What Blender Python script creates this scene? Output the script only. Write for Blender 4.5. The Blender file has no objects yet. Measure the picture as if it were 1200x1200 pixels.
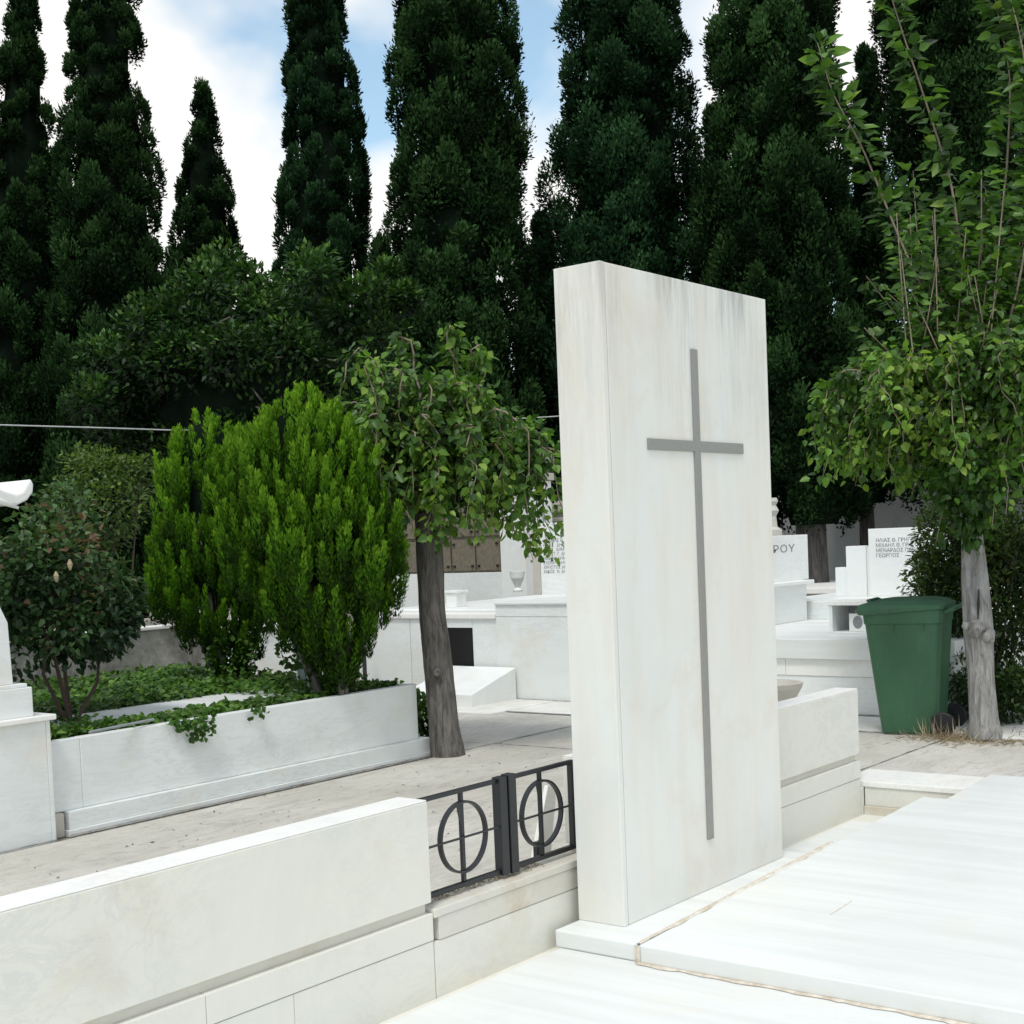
import bpy, bmesh, math, random
import numpy as np
from mathutils import Vector, Matrix, noise as mnoise
rng = np.random.default_rng(7)
random.seed(7)
sc = bpy.context.scene
C = sc.collection

# ------------------------------------------------------------------ camera
FPX, YAW, PIT, ROL, CX, CY = 1627.0, math.radians(38.23), math.radians(-2.955), math.radians(-2.372), 600.0, 717.0
EYE = np.array([0, 0, 1.45])
FW = np.array([math.cos(PIT)*math.cos(YAW), math.cos(PIT)*math.sin(YAW), math.sin(PIT)])
r0 = np.array([math.sin(YAW), -math.cos(YAW), 0.0]); u0 = np.cross(r0, FW)
RT = r0*math.cos(ROL) + u0*math.sin(ROL)
UP = -r0*math.sin(ROL) + u0*math.cos(ROL)
def ray(px, py): return FW + RT*(px-CX)/FPX - UP*(py-CY)/FPX
def PD(px, py, D): return EYE + ray(px, py)*D
def PZ(px, py, z): d = ray(px, py); return EYE + d*((z-1.45)/d[2])
def PX(px, py, X): d = ray(px, py); return EYE + d*(X/d[0])
def PY(px, py, Y): d = ray(px, py); return EYE + d*(Y/d[1])
cam = bpy.data.cameras.new("camera"); co = bpy.data.objects.new("camera", cam); C.objects.link(co)
cam.sensor_width = 36; cam.lens = FPX/1200*36; cam.shift_y = (CY-600)/1200.0
cam.clip_start = 0.05; cam.clip_end = 2000
M = Matrix(((RT[0], UP[0], -FW[0], EYE[0]), (RT[1], UP[1], -FW[1], EYE[1]), (RT[2], UP[2], -FW[2], EYE[2]), (0, 0, 0, 1)))
co.matrix_world = M
sc.camera = co
sc.view_settings.view_transform = 'Standard'; sc.view_settings.look = 'None'; sc.view_settings.exposure = 0

# ------------------------------------------------------------------ node helpers
def newmat(name):
    m = bpy.data.materials.new(name); m.use_nodes = True
    nt = m.node_tree; b = nt.nodes['Principled BSDF']
    return m, nt, b
def N(nt, t, **k):
    n = nt.nodes.new(t)
    for a, v in k.items():
        if a in n.inputs: n.inputs[a].default_value = v
        else: setattr(n, a, v)
    return n
def pos(nt, scale=(1, 1, 1), loc=(0, 0, 0), rot=(0, 0, 0)):
    g = nt.nodes.new('ShaderNodeNewGeometry'); mp = nt.nodes.new('ShaderNodeMapping')
    mp.inputs['Scale'].default_value = scale; mp.inputs['Location'].default_value = loc; mp.inputs['Rotation'].default_value = rot
    nt.links.new(g.outputs['Position'], mp.inputs['Vector']); return mp.outputs['Vector']
def noise(nt, vec, scale, detail=4, rough=.55, dist=0):
    n = N(nt, 'ShaderNodeTexNoise', Scale=scale, Detail=detail, Roughness=rough, Distortion=dist)
    nt.links.new(vec, n.inputs['Vector']); return n.outputs['Fac']
def ramp(nt, fac, stops):
    r = nt.nodes.new('ShaderNodeValToRGB'); e = r.color_ramp.elements
    while len(e) < len(stops): e.new(.5)
    for i, (p, c) in enumerate(stops):
        e[i].position = p; e[i].color = (c, c, c, 1) if isinstance(c, (int, float)) else (*c, 1)
    nt.links.new(fac, r.inputs['Fac']); return r.outputs['Color']
def mix(nt, fac, a, b, mode='MIX'):
    m = nt.nodes.new('ShaderNodeMix'); m.data_type = 'RGBA'; m.blend_type = mode
    for s, v in ((m.inputs[0], fac), (m.inputs[6], a), (m.inputs[7], b)):
        if hasattr(v, 'is_linked') or hasattr(v, 'links'): nt.links.new(v, s)
        elif isinstance(v, (int, float)): s.default_value = v if s == m.inputs[0] else (v, v, v, 1)
        else: s.default_value = (*v, 1)
    return m.outputs[2]
def math_(nt, op, a, b=0.0):
    m = nt.nodes.new('ShaderNodeMath'); m.operation = op
    for s, v in ((m.inputs[0], a), (m.inputs[1], b)):
        if hasattr(v, 'links'): nt.links.new(v, s)
        else: s.default_value = v
    return m.outputs[0]
def bump(nt, b, h, strength=.2, dist=.01):
    n = N(nt, 'ShaderNodeBump', Strength=strength, Distance=dist)
    nt.links.new(h, n.inputs['Height']); nt.links.new(n.outputs['Normal'], b.inputs['Normal'])

def marble(name, base, tintc, stain, vscale, stainamt=.5, rough=.45, veinc=(.60, .62, .62), veinamt=.35, rot=(0, 0, 0), loc=(0, 0, 0), grime=None):
    m, nt, b = newmat(name)
    v = pos(nt, vscale, loc, rot); w = pos(nt, (1, 1, 1), loc)
    n1 = noise(nt, v, 1.6, 6, .6, .6)
    c = mix(nt, ramp(nt, n1, [(.35, 0), (.68, 1)]), base, tintc)
    n2 = noise(nt, v, 4.5, 8, .7, 1.4)
    vein = ramp(nt, n2, [(.46, 0), (.50, 1), (.54, 0)])
    n3 = noise(nt, w, .9, 3)
    va = math_(nt, 'MULTIPLY', vein, math_(nt, 'MULTIPLY', ramp(nt, n3, [(.42, 0), (.62, 1)]), veinamt))
    c = mix(nt, va, c, veinc)
    n4 = noise(nt, w, 2.3, 7, .68, .4)
    c = mix(nt, math_(nt, 'MULTIPLY', ramp(nt, n4, [(.54, 0), (.74, 1)]), stainamt), c, stain)
    n5 = noise(nt, w, 38, 5, .7)
    c = mix(nt, math_(nt, 'MULTIPLY', ramp(nt, n5, [(.62, 0), (.75, 1)]), .13), c, (.45, .43, .38))
    n6 = noise(nt, pos(nt, (1.2, 1.2, .8), (5, 2, 7)), 1.1, 8, .72, .8)
    c = mix(nt, math_(nt, 'MULTIPLY', ramp(nt, n6, [(.50, 0), (.72, 1)]), .16), c, (.42, .43, .42))
    if grime:
        z0, z1, amt = grime                      # dirt washed down from the top edge
        g = nt.nodes.new('ShaderNodeNewGeometry'); s = nt.nodes.new('ShaderNodeSeparateXYZ')
        nt.links.new(g.outputs['Position'], s.inputs[0])
        mr = N(nt, 'ShaderNodeMapRange'); nt.links.new(s.outputs['Z'], mr.inputs['Value'])
        mr.inputs['From Min'].default_value = z0; mr.inputs['From Max'].default_value = z1
        st = noise(nt, pos(nt, (14, 14, .8)), 2.0, 9, .8)
        bl = noise(nt, pos(nt, (1, 1, .6), (3, 1, 2)), 2.4, 4)
        f = math_(nt, 'MULTIPLY', math_(nt, 'MULTIPLY', ramp(nt, st, [(.40, 0), (.62, 1)]), ramp(nt, bl, [(.38, .1), (.6, 1)])), math_(nt, 'MULTIPLY', math_(nt, 'POWER', mr.outputs[0], 2.6), amt))
        c = mix(nt, f, c, (.27, .275, .265))
        fs = noise(nt, pos(nt, (4, 4, .45), (7, 3, 1)), 1.6, 7, .65)
        c = mix(nt, math_(nt, 'MULTIPLY', ramp(nt, fs, [(.46, 0), (.78, 1)]), .42), c, stain)
    nt.links.new(c, b.inputs['Base Color'])
    b.inputs['Roughness'].default_value = rough; b.inputs['Specular IOR Level'].default_value = .3
    bump(nt, b, math_(nt, 'ADD', noise(nt, w, 9, 5), math_(nt, 'MULTIPLY', n5, .35)), .12, .01)
    return m
MT = {}
MT['terrace'] = marble('white_terrace_marble', (.78, .80, .785), (.69, .70, .68), (.76, .70, .60), (4.5, .28, 3), .40, .5, (.70, .73, .74), .45)
MT['stele'] = marble('weathered_upright_marble', (.745, .76, .73), (.77, .745, .68), (.68, .59, .46), (1.6, 1.6, .4), .60, .5, (.62, .63, .62), .12, grime=(1.2, 2.52, .85))
MT['wall'] = marble('warm_grey_marble', (.715, .71, .655), (.75, .725, .645), (.60, .52, .40), (.7, 1.5, 1.4), .45, .5, (.50, .53, .53), .3, rot=(0, .35, 0))
MT['walltop'] = marble('pale_warm_marble', (.88, .87, .83), (.84, .83, .80), (.72, .66, .56), (.7, 1.5, 1.4), .25)
MT['cool'] = marble('blue_white_marble', (.80, .83, .82), (.765, .785, .77), (.72, .63, .49), (.6, .6, 3.2), .55, .5, (.56, .60, .62), .5, rot=(.06, .12, 0))
MT['coolb'] = marble('pale_far_marble', (.84, .855, .84), (.80, .815, .80), (.74, .66, .54), (1, .5, 3.5), .40, .5, (.60, .63, .64), .4, loc=(4, 2, 1))
MT['stained'] = marble('stained_sill_marble', (.68, .66, .60), (.62, .58, .49), (.50, .40, .26), (.8, 1.2, 2.5), .75, .6, (.5, .5, .47), .4)
MT['sand'] = marble('beige_limestone', (.56, .53, .47), (.48, .45, .40), (.36, .32, .27), (1, 1, 2), .6, .75)

def simple(name, col, rough=.6, metal=0, nscale=20, namt=.25, dark=None, bstr=.2, spec=.4, sc_=(1, 1, 1)):
    m, nt, b = newmat(name)
    n = noise(nt, pos(nt, sc_), nscale, 6, .65)
    d = dark or tuple(x*(1-namt) for x in col)
    c = mix(nt, ramp(nt, n, [(.35, 0), (.65, 1)]), d, col)
    nt.links.new(c, b.inputs['Base Color'])
    b.inputs['Roughness'].default_value = rough; b.inputs['Metallic'].default_value = metal
    b.inputs['Specular IOR Level'].default_value = spec
    bump(nt, b, n, bstr, .005)
    return m
MT['steel'] = simple('brushed_grey_metal', (.34, .335, .315), .5, .35, 60, .2, sc_=(8, 8, 1))
MT['iron'] = simple('black_painted_iron', (.012, .014, .018), .38, 0, 70, .4, spec=.6)
MT['letter'] = simple('dark_letter_paint', (.26, .27, .28), .6)
MT['joint'] = simple('grey_joint_filler', (.40, .39, .36), .9, 0, 6, .5, dark=(.12, .12, .12))
MT['hole'] = simple('dark_opening', (.008, .008, .009), .25, 0, 8, .3)
MT['mortar'] = simple('beige_mortar', (.74, .69, .60), .9, 0, 22, .5, dark=(.50, .42, .32), bstr=.6)
MT['soil'] = simple('dark_soil', (.06, .045, .03), .95, 0, 30, .5, bstr=.8)
MT['pipe'] = simple('grey_pipe_plastic', (.30, .33, .35), .5)
MT['rubber'] = simple('black_wheel_rubber', (.018, .018, .02), .6)
MT['dead'] = simple('dry_leaf_paper', (.42, .33, .22), .9)
MT['cable'] = simple('pale_cable_jacket', (.55, .56, .56), .6)
MT['zinc'] = simple('brown_metal_door', (.22, .19, .14), .55, .1, 25, .35)
MT['glass'] = simple('dim_lantern_glass', (.28, .34, .34), .1, 0, 5, .2)
# cement render
m, nt, b = newmat('dirty_cement_render')
w = pos(nt)
c = mix(nt, ramp(nt, noise(nt, w, 2.0, 8, .68, .5), [(.36, 0), (.62, 1)]), (.13, .125, .11), (.44, .43, .39))
c = mix(nt, ramp(nt, noise(nt, pos(nt, (1, 1, .4), (2, 0, 0)), 5, 6, .7), [(.5, 0), (.8, .7)]), c, (.10, .10, .09))
nt.links.new(c, b.inputs['Base Color']); b.inputs['Roughness'].default_value = .95
bump(nt, b, noise(nt, w, 14, 8), .5, .02); MT['cement'] = m
m, nt, b = newmat('grey_boundary_render')
w = pos(nt)
c = mix(nt, ramp(nt, noise(nt, pos(nt, (1, 1, .5)), 1.0, 8, .65), [(.36, 0), (.64, 1)]), (.52, .55, .56), (.68, .71, .72))
nt.links.new(c, b.inputs['Base Color']); b.inputs['Roughness'].default_value = .95; bump(nt, b, noise(nt, w, 14, 8), .3, .02); MT['greywall'] = m
# concrete paving
m, nt, b = newmat('worn_path_concrete')
w = pos(nt)
c = mix(nt, ramp(nt, noise(nt, w, 1.1, 7, .62, .3), [(.33, 0), (.67, 1)]), (.50, .475, .42), (.64, .615, .56))
c = mix(nt, ramp(nt, noise(nt, pos(nt, (.35, 1.6, 1), (1, 5, 0), (0, 0, .2)), 3.2, 8, .72, 1.0), [(.50, 0), (.72, .6)]), c, (.38, .365, .33))
c = mix(nt, ramp(nt, noise(nt, pos(nt, (.7, 1.7, 1), (4, 0, 0), (0, 0, .5)), 5, 9, .78, 1.5), [(.52, 0), (.66, .62)]), c, (.30, .285, .26))
c = mix(nt, ramp(nt, noise(nt, pos(nt, (.8, 2.4, 1), (2, 8, 0), (0, 0, .25)), 11, 8, .8, .6), [(.5, 0), (.7, .5)]), c, (.33, .32, .295))
c = mix(nt, ramp(nt, noise(nt, w, 90, 4, .7), [(.5, 0), (.8, .45)]), c, (.24, .23, .21))
c = mix(nt, ramp(nt, noise(nt, pos(nt, (1, 1, 1), (9, 9, 0)), 2.3, 6, .7), [(.6, 0), (.75, .6)]), c, (.62, .62, .60))
nt.links.new(c, b.inputs['Base Color']); b.inputs['Roughness'].default_value = .92; b.inputs['Specular IOR Level'].default_value = .2
bump(nt, b, math_(nt, 'ADD', noise(nt, w, 30, 8, .7), noise(nt, w, 4, 4)), .45, .012); MT['concrete'] = m
m, nt, b = newmat('light_paving')
c = mix(nt, ramp(nt, noise(nt, w if False else pos(nt), 2.4, 7, .65), [(.35, 0), (.65, 1)]), (.60, .585, .54), (.76, .76, .73))
nt.links.new(c, b.inputs['Base Color']); b.inputs['Roughness'].default_value = .85; bump(nt, b, noise(nt, pos(nt), 22, 6), .3, .01); MT['paving'] = m
m, nt, b = newmat('earth_gravel')
c = mix(nt, ramp(nt, noise(nt, pos(nt), 6, 9, .75), [(.35, 0), (.65, 1)]), (.20, .17, .13), (.40, .37, .31))
nt.links.new(c, b.inputs['Base Color']); b.inputs['Roughness'].default_value = .95; bump(nt, b, noise(nt, pos(nt), 40, 6), .6, .02); MT['earth'] = m
# bin plastic
m, nt, b = newmat('green_bin_plastic')
c = mix(nt, ramp(nt, noise(nt, pos(nt, (1, 1, .5)), 3.0, 5, .6), [(.35, 0), (.65, 1)]), (.034, .100, .050), (.046, .128, .066))
c = mix(nt, ramp(nt, noise(nt, pos(nt, (1, 1, .3)), 14, 7, .78), [(.52, 0), (.75, .45)]), c, (.10, .15, .11))
nt.links.new(c, b.inputs['Base Color']); b.inputs['Roughness'].default_value = .48; b.inputs['Specular IOR Level'].default_value = .35
bump(nt, b, noise(nt, pos(nt), 9, 3), .12, .01); MT['bin'] = m
def bark(name, a, d, sc_=(14, 14, 2.2), bs=1.0):
    m, nt, b = newmat(name)
    v = pos(nt, sc_)
    n1 = noise(nt, v, 2.2, 9, .72, .8); n2 = noise(nt, pos(nt), 7, 4)
    c = mix(nt, ramp(nt, n1, [(.38, 0), (.60, 1)]), d, a)
    c = mix(nt, ramp(nt, n2, [(.5, 0), (.75, .5)]), c, tuple(x*.55 for x in a))
    nt.links.new(c, b.inputs['Base Color']); b.inputs['Roughness'].default_value = .95; b.inputs['Specular IOR Level'].default_value = .15
    bump(nt, b, n1, bs, .012); return m
MT['bark_grey'] = bark('grey_mulberry_bark', (.40, .39, .375), (.17, .16, .15))
MT['bark_brown'] = bark('brown_grey_bark', (.20, .185, .17), (.075, .068, .062))
MT['bark_dark'] = bark('dark_cypress_bark', (.12, .11, .105), (.04, .037, .034), (7, 7, 1))
MT['twig'] = simple('pale_brown_twig', (.30, .24, .18), .9)
MT['stem'] = simple('dark_brown_stem', (.09, .06, .05), .9)

def leafmat(name, stops, trans=.25, rough=.5, spec=.4, patch=.35, pscale=2.0):
    m, nt, b = newmat(name)
    at = N(nt, 'ShaderNodeAttribute', attribute_name='tint')
    c = ramp(nt, at.outputs['Fac'], stops)
    pn = ramp(nt, noise(nt, pos(nt), pscale, 3), [(.35, 1-patch), (.65, 1.0)])
    c = mix(nt, 1.0, c, pn, 'MULTIPLY')
    nt.links.new(c, b.inputs['Base Color']); b.inputs['Roughness'].default_value = rough; b.inputs['Specular IOR Level'].default_value = spec
    if trans > 0:
        t = nt.nodes.new('ShaderNodeBsdfTranslucent'); nt.links.new(mix(nt, 1.0, c, (1.1, 1.25, .5), 'MULTIPLY'), t.inputs['Color'])
        ms = nt.nodes.new('ShaderNodeMixShader'); ms.inputs[0].default_value = trans
        nt.links.new(b.outputs[0], ms.inputs[1]); nt.links.new(t.outputs[0], ms.inputs[2])
        nt.links.new(ms.outputs[0], nt.nodes['Material Output'].inputs['Surface'])
    return m
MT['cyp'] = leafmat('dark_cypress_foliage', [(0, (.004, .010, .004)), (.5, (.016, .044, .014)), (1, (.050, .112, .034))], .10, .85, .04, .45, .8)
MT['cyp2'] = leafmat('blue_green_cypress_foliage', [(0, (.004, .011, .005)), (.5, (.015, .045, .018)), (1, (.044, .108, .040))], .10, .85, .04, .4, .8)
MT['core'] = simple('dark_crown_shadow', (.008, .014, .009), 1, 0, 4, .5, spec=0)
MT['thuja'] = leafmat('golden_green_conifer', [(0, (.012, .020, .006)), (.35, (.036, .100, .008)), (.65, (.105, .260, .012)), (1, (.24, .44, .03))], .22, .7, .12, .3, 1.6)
MT['mulb'] = leafmat('mulberry_leaf', [(0, (.014, .036, .010)), (.5, (.062, .150, .024)), (.85, (.17, .33, .045)), (1, (.26, .40, .06))], .38, .42, .4, .35, 2.5)
MT['rose'] = leafmat('dark_rose_leaf', [(0, (.012, .028, .014)), (.5, (.046, .105, .036)), (.80, (.11, .21, .075)), (.97, (.14, .20, .08)), (1, (.19, .12, .07))], .25, .45, .28, .4, 4)
MT['citrus'] = leafmat('glossy_citrus_leaf', [(0, (.004, .013, .004)), (.45, (.024, .070, .014)), (.8, (.09, .20, .040)), (1, (.26, .42, .11))], .25, .45, .22, .45, 1.2)
MT['privet'] = leafmat('privet_leaf', [(0, (.014, .034, .010)), (.55, (.050, .105, .022)), (1, (.17, .27, .045))], .28, .45, .4, .5, 2.2)
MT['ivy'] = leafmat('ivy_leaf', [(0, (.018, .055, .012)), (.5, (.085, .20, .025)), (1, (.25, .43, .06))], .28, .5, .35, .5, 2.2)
MT['straw'] = leafmat('dry_straw', [(0, (.20, .15, .09)), (1, (.50, .41, .28))], .1, .9, .1, .2, 5)

# ------------------------------------------------------------------ object helpers
def props(o, label=None, cat=None, group=None, kind=None):
    if label: o['label'] = label
    if cat: o['category'] = cat
    if group: o['group'] = group
    if kind: o['kind'] = kind
    return o
def thing(name, loc, label, cat, group=None):
    o = bpy.data.objects.new(name, None); C.objects.link(o); o.location = [float(x) for x in loc]
    o.empty_display_size = .1
    return props(o, label, cat, group)
def link(name, me, mats, parent=None, label=None, bevel=0, smooth=False):
    """mesh coordinates are world ones; a child is shifted so it sits under its parent's base"""
    if not isinstance(mats, (list, tuple)): mats = [mats]
    for k in mats: me.materials.append(MT[k] if isinstance(k, str) else k)
    o = bpy.data.objects.new(name, me); C.objects.link(o)
    off = None
    if parent is not None:
        p = parent; off = Vector((0, 0, 0))
        while p is not None: off += p.location; p = p.parent
        o.parent = parent
    else:
        cs = np.empty(len(me.vertices)*3, np.float32); me.vertices.foreach_get('co', cs); cs = cs.reshape(-1, 3)
        mn, mx = cs.min(0), cs.max(0); off = Vector(((mn[0]+mx[0])/2, (mn[1]+mx[1])/2, mn[2])); o.location = off
    me.transform(Matrix.Translation(-off))
    if smooth: me.polygons.foreach_set('use_smooth', [True]*len(me.polygons))
    if bevel:
        b = o.modifiers.new('bevel', 'BEVEL'); b.width = bevel; b.segments = 2; b.limit_method = 'ANGLE'; b.angle_limit = .6
        b.harden_normals = False
    if label: o['label'] = label
    return o
class MB:
    def __init__(s): s.v = []; s.f = []
    def add(s, vs, fs):
        k = len(s.v); s.v += [tuple(float(c) for c in x) for x in vs]; s.f += [tuple(i+k for i in f) for f in fs]; return s
    def box(s, x0, x1, y0, y1, z0, z1, tx=0, ty=0):
        # tx/ty shrink of the top
        return s.add([(x0, y0, z0), (x1, y0, z0), (x1, y1, z0), (x0, y1, z0), (x0+tx, y0+ty, z1), (x1-tx, y0+ty, z1), (x1-tx, y1-ty, z1), (x0+tx, y1-ty, z1)],
                     [(0, 3, 2, 1), (4, 5, 6, 7), (0, 1, 5, 4), (1, 2, 6, 5), (2, 3, 7, 6), (3, 0, 4, 7)])
    def tube(s, pts, rad, n=8, cap=True, jit=0):
        pts = [Vector([float(c) for c in p]) for p in pts]
        if not isinstance(rad, (list, tuple, np.ndarray)): rad = [rad]*len(pts)
        k = len(s.v); up = Vector((0.13, 0.21, 1)).normalized()
        for i, p in enumerate(pts):
            t = (pts[min(i+1, len(pts)-1)] - pts[max(i-1, 0)]).normalized()
            a = t.cross(up)
            if a.length < .2: a = t.cross(Vector((1, 0, 0)))
            a.normalize(); b = t.cross(a)
            for j in range(n):
                an = 2*math.pi*j/n; rr = rad[i]*(1+(random.uniform(-jit, jit) if jit else 0))
                s.v.append(tuple(p + a*math.cos(an)*rr + b*math.sin(an)*rr))
        for i in range(len(pts)-1):
            for j in range(n):
                s.f.append((k+i*n+j, k+i*n+(j+1) % n, k+(i+1)*n+(j+1) % n, k+(i+1)*n+j))
        if cap:
            s.f.append(tuple(k+j for j in range(n))[::-1]); s.f.append(tuple(k+(len(pts)-1)*n+j for j in range(n)))
        return s
    def lathe(s, c, prof, n=24):
        k = len(s.v)
        for r, z in prof:
            for j in range(n):
                a = 2*math.pi*j/n; s.v.append((c[0]+r*math.cos(a), c[1]+r*math.sin(a), c[2]+z))
        for i in range(len(prof)-1):
            for j in range(n): s.f.append((k+i*n+j, k+i*n+(j+1) % n, k+(i+1)*n+(j+1) % n, k+(i+1)*n+j))
        s.f.append(tuple(k+j for j in range(n))[::-1]); s.f.append(tuple(k+(len(prof)-1)*n+j for j in range(n)))
        return s
    def prism(s, poly, axis, a0, a1):
        # poly of 2D points; axis 'x': points are (y,z); 'y': (x,z)
        n = len(poly)
        P = (lambda p, a: (a, p[0], p[1])) if axis == 'x' else (lambda p, a: (p[0], a, p[1])) if axis == 'y' else (lambda p, a: (p[0], p[1], a))
        return s.add([P(p, a0) for p in poly]+[P(p, a1) for p in poly],
                     [tuple(range(n))[::-1], tuple(range(n, 2*n))]+[(i, (i+1) % n, n+(i+1) % n, n+i) for i in range(n)])
    def mesh(s, name):
        me = bpy.data.meshes.new(name); me.from_pydata(s.v, [], s.f); me.update()
        bm = bmesh.new(); bm.from_mesh(me); bmesh.ops.recalc_face_normals(bm, faces=bm.faces); bm.to_mesh(me); bm.free()
        return me
    def build(s, name, mat, parent=None, **k): return link(name, s.mesh(name), mat, parent, **k)
def box(name, mat, parent, *a, bevel=.004, label=None, **k):
    return MB().box(*a, **k).build(name, mat, parent, bevel=bevel, label=label)
def text(name, body, mat, parent, size, mtx, extr=.0008, spacing=1.0, align='LEFT', label=None):
    cu = bpy.data.curves.new(name, 'FONT'); cu.body = body; cu.size = size; cu.extrude = extr; cu.align_x = align
    cu.space_character = spacing; cu.space_line = 1.0; cu.resolution_u = 2
    o = bpy.data.objects.new(name+'_tmp', cu); C.objects.link(o)
    dg = bpy.context.evaluated_depsgraph_get(); me = bpy.data.meshes.new_from_object(o.evaluated_get(dg))
    bpy.data.objects.remove(o); me.transform(mtx); me.name = name
    return link(name, me, mat, parent, label=label)
def face_mtx(origin, right):
    r = Vector(right).normalized(); u = Vector((0, 0, 1)); n = r.cross(u)
    return Matrix(((r[0], u[0], n[0], origin[0]), (r[1], u[1], n[1], origin[1]), (r[2], u[2], n[2], origin[2]), (0, 0, 0, 1)))

# ------------------------------------------------------------------ foliage
def unit(v): return v/np.maximum(np.linalg.norm(v, axis=-1, keepdims=True), 1e-9)
def rvec(n): return unit(rng.normal(size=(n, 3)))
class Leaves:
    def __init__(s): s.V = []; s.F = []; s.T = []; s.MI = []; s.k = 0
    def put(s, p, a, nrm, L, W, tint, hexa=False, fold=.15, curl=0.0, mi=0):
        n = len(p); a = unit(a); nrm = unit(nrm - a*(nrm*a).sum(1, keepdims=True)); sd = np.cross(a, nrm)
        L = np.broadcast_to(L, (n,))[:, None]; W = np.broadcast_to(W, (n,))[:, None]
        if hexa:
            R1 = p+a*L*.28+sd*W*.48+nrm*W*fold; R2 = p+a*L*.66+sd*W*.36+nrm*(W*fold-L*curl*.4)
            L1 = p+a*L*.28-sd*W*.48+nrm*W*fold; L2 = p+a*L*.66-sd*W*.36+nrm*(W*fold-L*curl*.4); T = p+a*L-nrm*L*curl
            v = np.stack([p, R1, R2, T, L2, L1], 1).reshape(-1, 3); k = s.k+np.arange(n)[:, None]*6
            f = np.concatenate([k+[0, 1, 2, 3], k+[0, 3, 4, 5]], 1).reshape(-1, 4); s.k += n*6
        else:
            R = p+a*L*.45+sd*W*.5+nrm*W*fold; Lf = p+a*L*.45-sd*W*.5+nrm*W*fold; T = p+a*L
            v = np.stack([p, R, T, Lf], 1).reshape(-1, 3); k = s.k+np.arange(n)[:, None]*4
            f = (k+[0, 1, 2, 3]).reshape(-1, 4); s.k += n*4
        s.V.append(v); s.F.append(f); t = np.broadcast_to(tint, (n,))
        s.T.append(np.repeat(t, 2 if hexa else 1)); s.MI.append(np.full(len(f), mi))
    def solid(s, me_v, me_f, mi=1):
        v = np.array(me_v, float); f = np.array(me_f)+s.k; s.k += len(v)
        s.V.append(v); s.F.append(f); s.T.append(np.zeros(len(f))); s.MI.append(np.full(len(f), mi))
    def mesh(s, name):
        V = np.concatenate(s.V).astype(np.float32); F = np.concatenate(s.F).astype(np.int32)
        T = np.concatenate(s.T).astype(np.float32); MI = np.concatenate(s.MI).astype(np.int32)
        me = bpy.data.meshes.new(name); me.vertices.add(len(V)); me.vertices.foreach_set('co', V.ravel())
        me.loops.add(F.size); me.loops.foreach_set('vertex_index', F.ravel())
        me.polygons.add(len(F)); me.polygons.foreach_set('loop_start', np.arange(0, F.size, 4, dtype=np.int32))
        me.polygons.foreach_set('material_index', MI)
        at = me.attributes.new('tint', 'FLOAT', 'FACE'); at.data.foreach_set('value', np.clip(T, 0, 1))
        me.update(calc_edges=True); return me
def lathe_core(prof, n=18, f=.72, jit=.10, cap=True):
    """prof: list of (center xyz, radius)"""
    v = []; fs = []
    for i, (c, r) in enumerate(prof):
        for j in range(n):
            a = 2*math.pi*j/n; rr = r*f*(1+jit*mnoise.noise(Vector((c[0]*3+math.cos(a)*1.5, math.sin(a)*1.5, c[2]*1.3))))
            v.append((c[0]+rr*math.cos(a), c[1]+rr*math.sin(a), c[2]))
    for i in range(len(prof)-1):
        for j in range(n): fs.append((i*n+j, i*n+(j+1) % n, (i+1)*n+(j+1) % n, (i+1)*n+j))
    return v, fs
def interp_prof(prof, z):
    zs = np.array([p[0][2] for p in prof]); o = np.argsort(zs); zs = zs[o]
    cx = np.interp(z, zs, np.array([p[0][0] for p in prof])[o]); cy = np.interp(z, zs, np.array([p[0][1] for p in prof])[o])
    r = np.interp(z, zs, np.array([p[1] for p in prof])[o]); return cx, cy, r
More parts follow.
